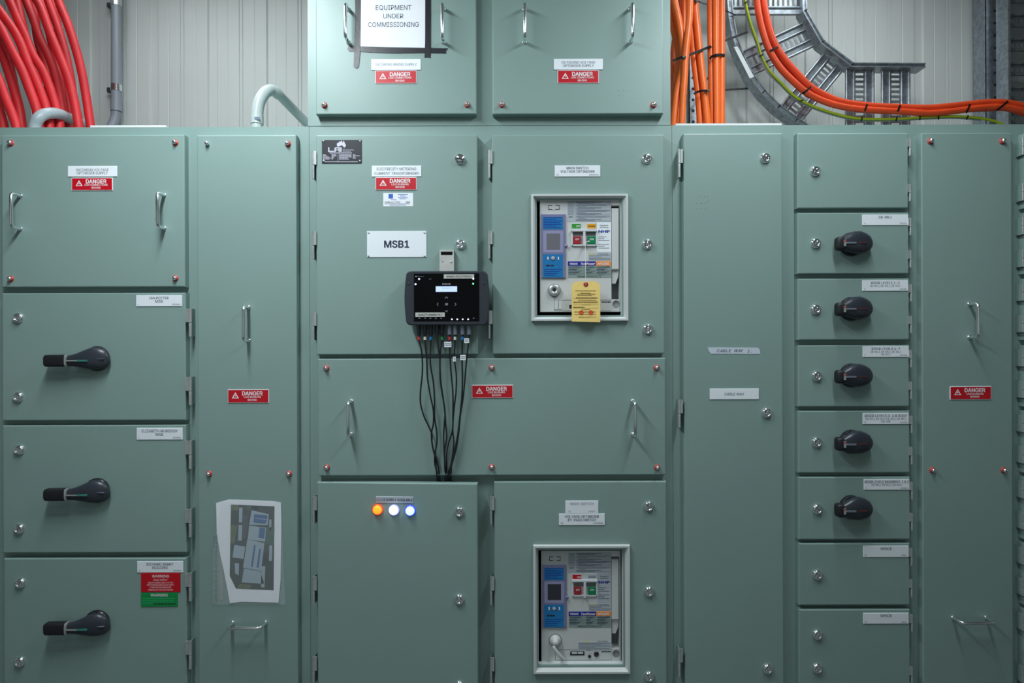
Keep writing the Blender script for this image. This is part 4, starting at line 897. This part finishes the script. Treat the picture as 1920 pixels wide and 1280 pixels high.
for i, (a, b, lab) in enumerate((((1440,97),(1461,87),'on the first bend rung'), ((1505,176),(1522,161),'where the bend passes the second rung'), ((1621,209),(1627,193),'over the left vertical rung'), ((1682,211),(1689,195),'over the right vertical rung'), ((1812,212),(1820,193),'left of the perforated strut'), ((1868,208),(1893,187),'in front of the perforated strut'))):
    m_ = ((a[0]+b[0])/2, (a[1]+b[1])/2)
    tie([(a[0], a[1], .565), (a[0]*.8+b[0]*.2, a[1]*.8+b[1]*.2, .548), (m_[0], m_[1], .548), (b[0]*.85+a[0]*.15, b[1]*.85+a[1]*.15, .558), (b[0], b[1], .575)], 'black cable tie round the thick orange-red cables, '+lab, .006)
for (x, y, dx, lab) in ((1399, 4, 4, 'at the picture top'), (1427, 104, 3, 'near the first bend rung'), (1502, 189, 3, 'near the second bend rung'), (1616, 223, 1, 'over the left vertical rung'), (1681, 223, 1, 'over the right vertical rung'), (1725, 221, .5, 'just right of the ladder end'), (1760, 220, .5, 'midway from ladder end to strut'), (1814, 220, 1.5, 'nearest the perforated strut')):
    vert = y > 200
    tie([(x-dx, y+4.5, .57), (x, y, .566), (x+dx, y-4.5, .57)] if vert else [(x-4, y+dx*.6, .57), (x, y, .566), (x+4, y-dx*.6, .57)], 'tiny black tie on the green and yellow cable, '+lab, .0035)

# galvanised strut and vertical ladder at the far right, strut behind the left orange cables
t = thing('perforated_strut', P(1867, 240, .86), 'galvanised perforated strut standing on the wall at the right edge', 'strut')
mb = MB(); a, b = P(1848, 0, .80).x, P(1882, 0, .80).x
mb.box(a, b, .80, .803, 2.0, 3.6, GALV); mb.box(a, a+.003, .80, .885, 2.0, 3.6, GALV); mb.box(b-.003, b, .80, .885, 2.0, 3.6, GALV); mb.build('channel', t)
mb = MB(); z = 2.35
while z < 3.4: mb.lathe(((a+b)/2, .7995, z), [(.0065, 0), (.0001, .0002)], DARK, 12); z += .0625
mb.build('punched_holes', t)
t = thing('cable_ladder', P(1905, 240, .7), 'upright galvanised cable ladder with level rungs at the right picture edge', 'cable tray')
a = P(1884, 0, .72).x; b = a+.42; DG = mat('dull_galvanised', (.22, .24, .25), .55, .7, var=(40, .25))
for x in (a, b): MB().box(x, x+.012, .70, .775, 2.25, 3.6, GALV).build('side_rail', t)
z = 2.36
while z < 3.55:
    mb = MB(); mb.box(a+.012, b, .74, .744, z-.03, z-.012, DG); mb.box(a+.012, b, .74, .744, z+.012, z+.03, DG)
    x = a+.012
    while x < b-.02: mb.box(x, x+.010, .74, .744, z-.012, z+.012, DG); x += .024
    for o in (-.028, .028): mb.tube([(a+.012, .738, z+o), (b, .738, z+o)], .006, DG, 8, curve=False)
    mb.build('rung', t); z += .12
t = MB(); a, b = P(1291, 0, .5).x, P(1307, 0, .5).x
t.box(a, b, .5, .504, 2.25, 3.5, GALV); t.box(a, a+.004, .5, .54, 2.25, 3.5, GALV); t.box(b-.004, b, .5, .54, 2.25, 3.5, GALV)
z = 2.35
while z < 3.4: t.lathe(((a+b)/2, .4995, z), [(.007, 0), (.0001, .0002)], DARK, 10); z += .05
tag(t.build('perforated_strut'), 'galvanised perforated strut behind the loose orange cables', 'strut')
FO = mat('white_foam', srgb(225, 228, 230), .7)
for r, lab in (((172, 170, 313, 0), 'thin white foam strip lying on the left cabinet top edge'), ((1266, 0, 1464, 0), 'thin white foam strip lying on the cabinet top edge under the orange cables')):
    a, b = P(r[0], 237, .04).x, P(r[2], 237, .04).x
    tag(MB().box(a, b, .032, .075, ZT, ZT+.008, FO).build('foam_strip'), lab, 'foam strip')
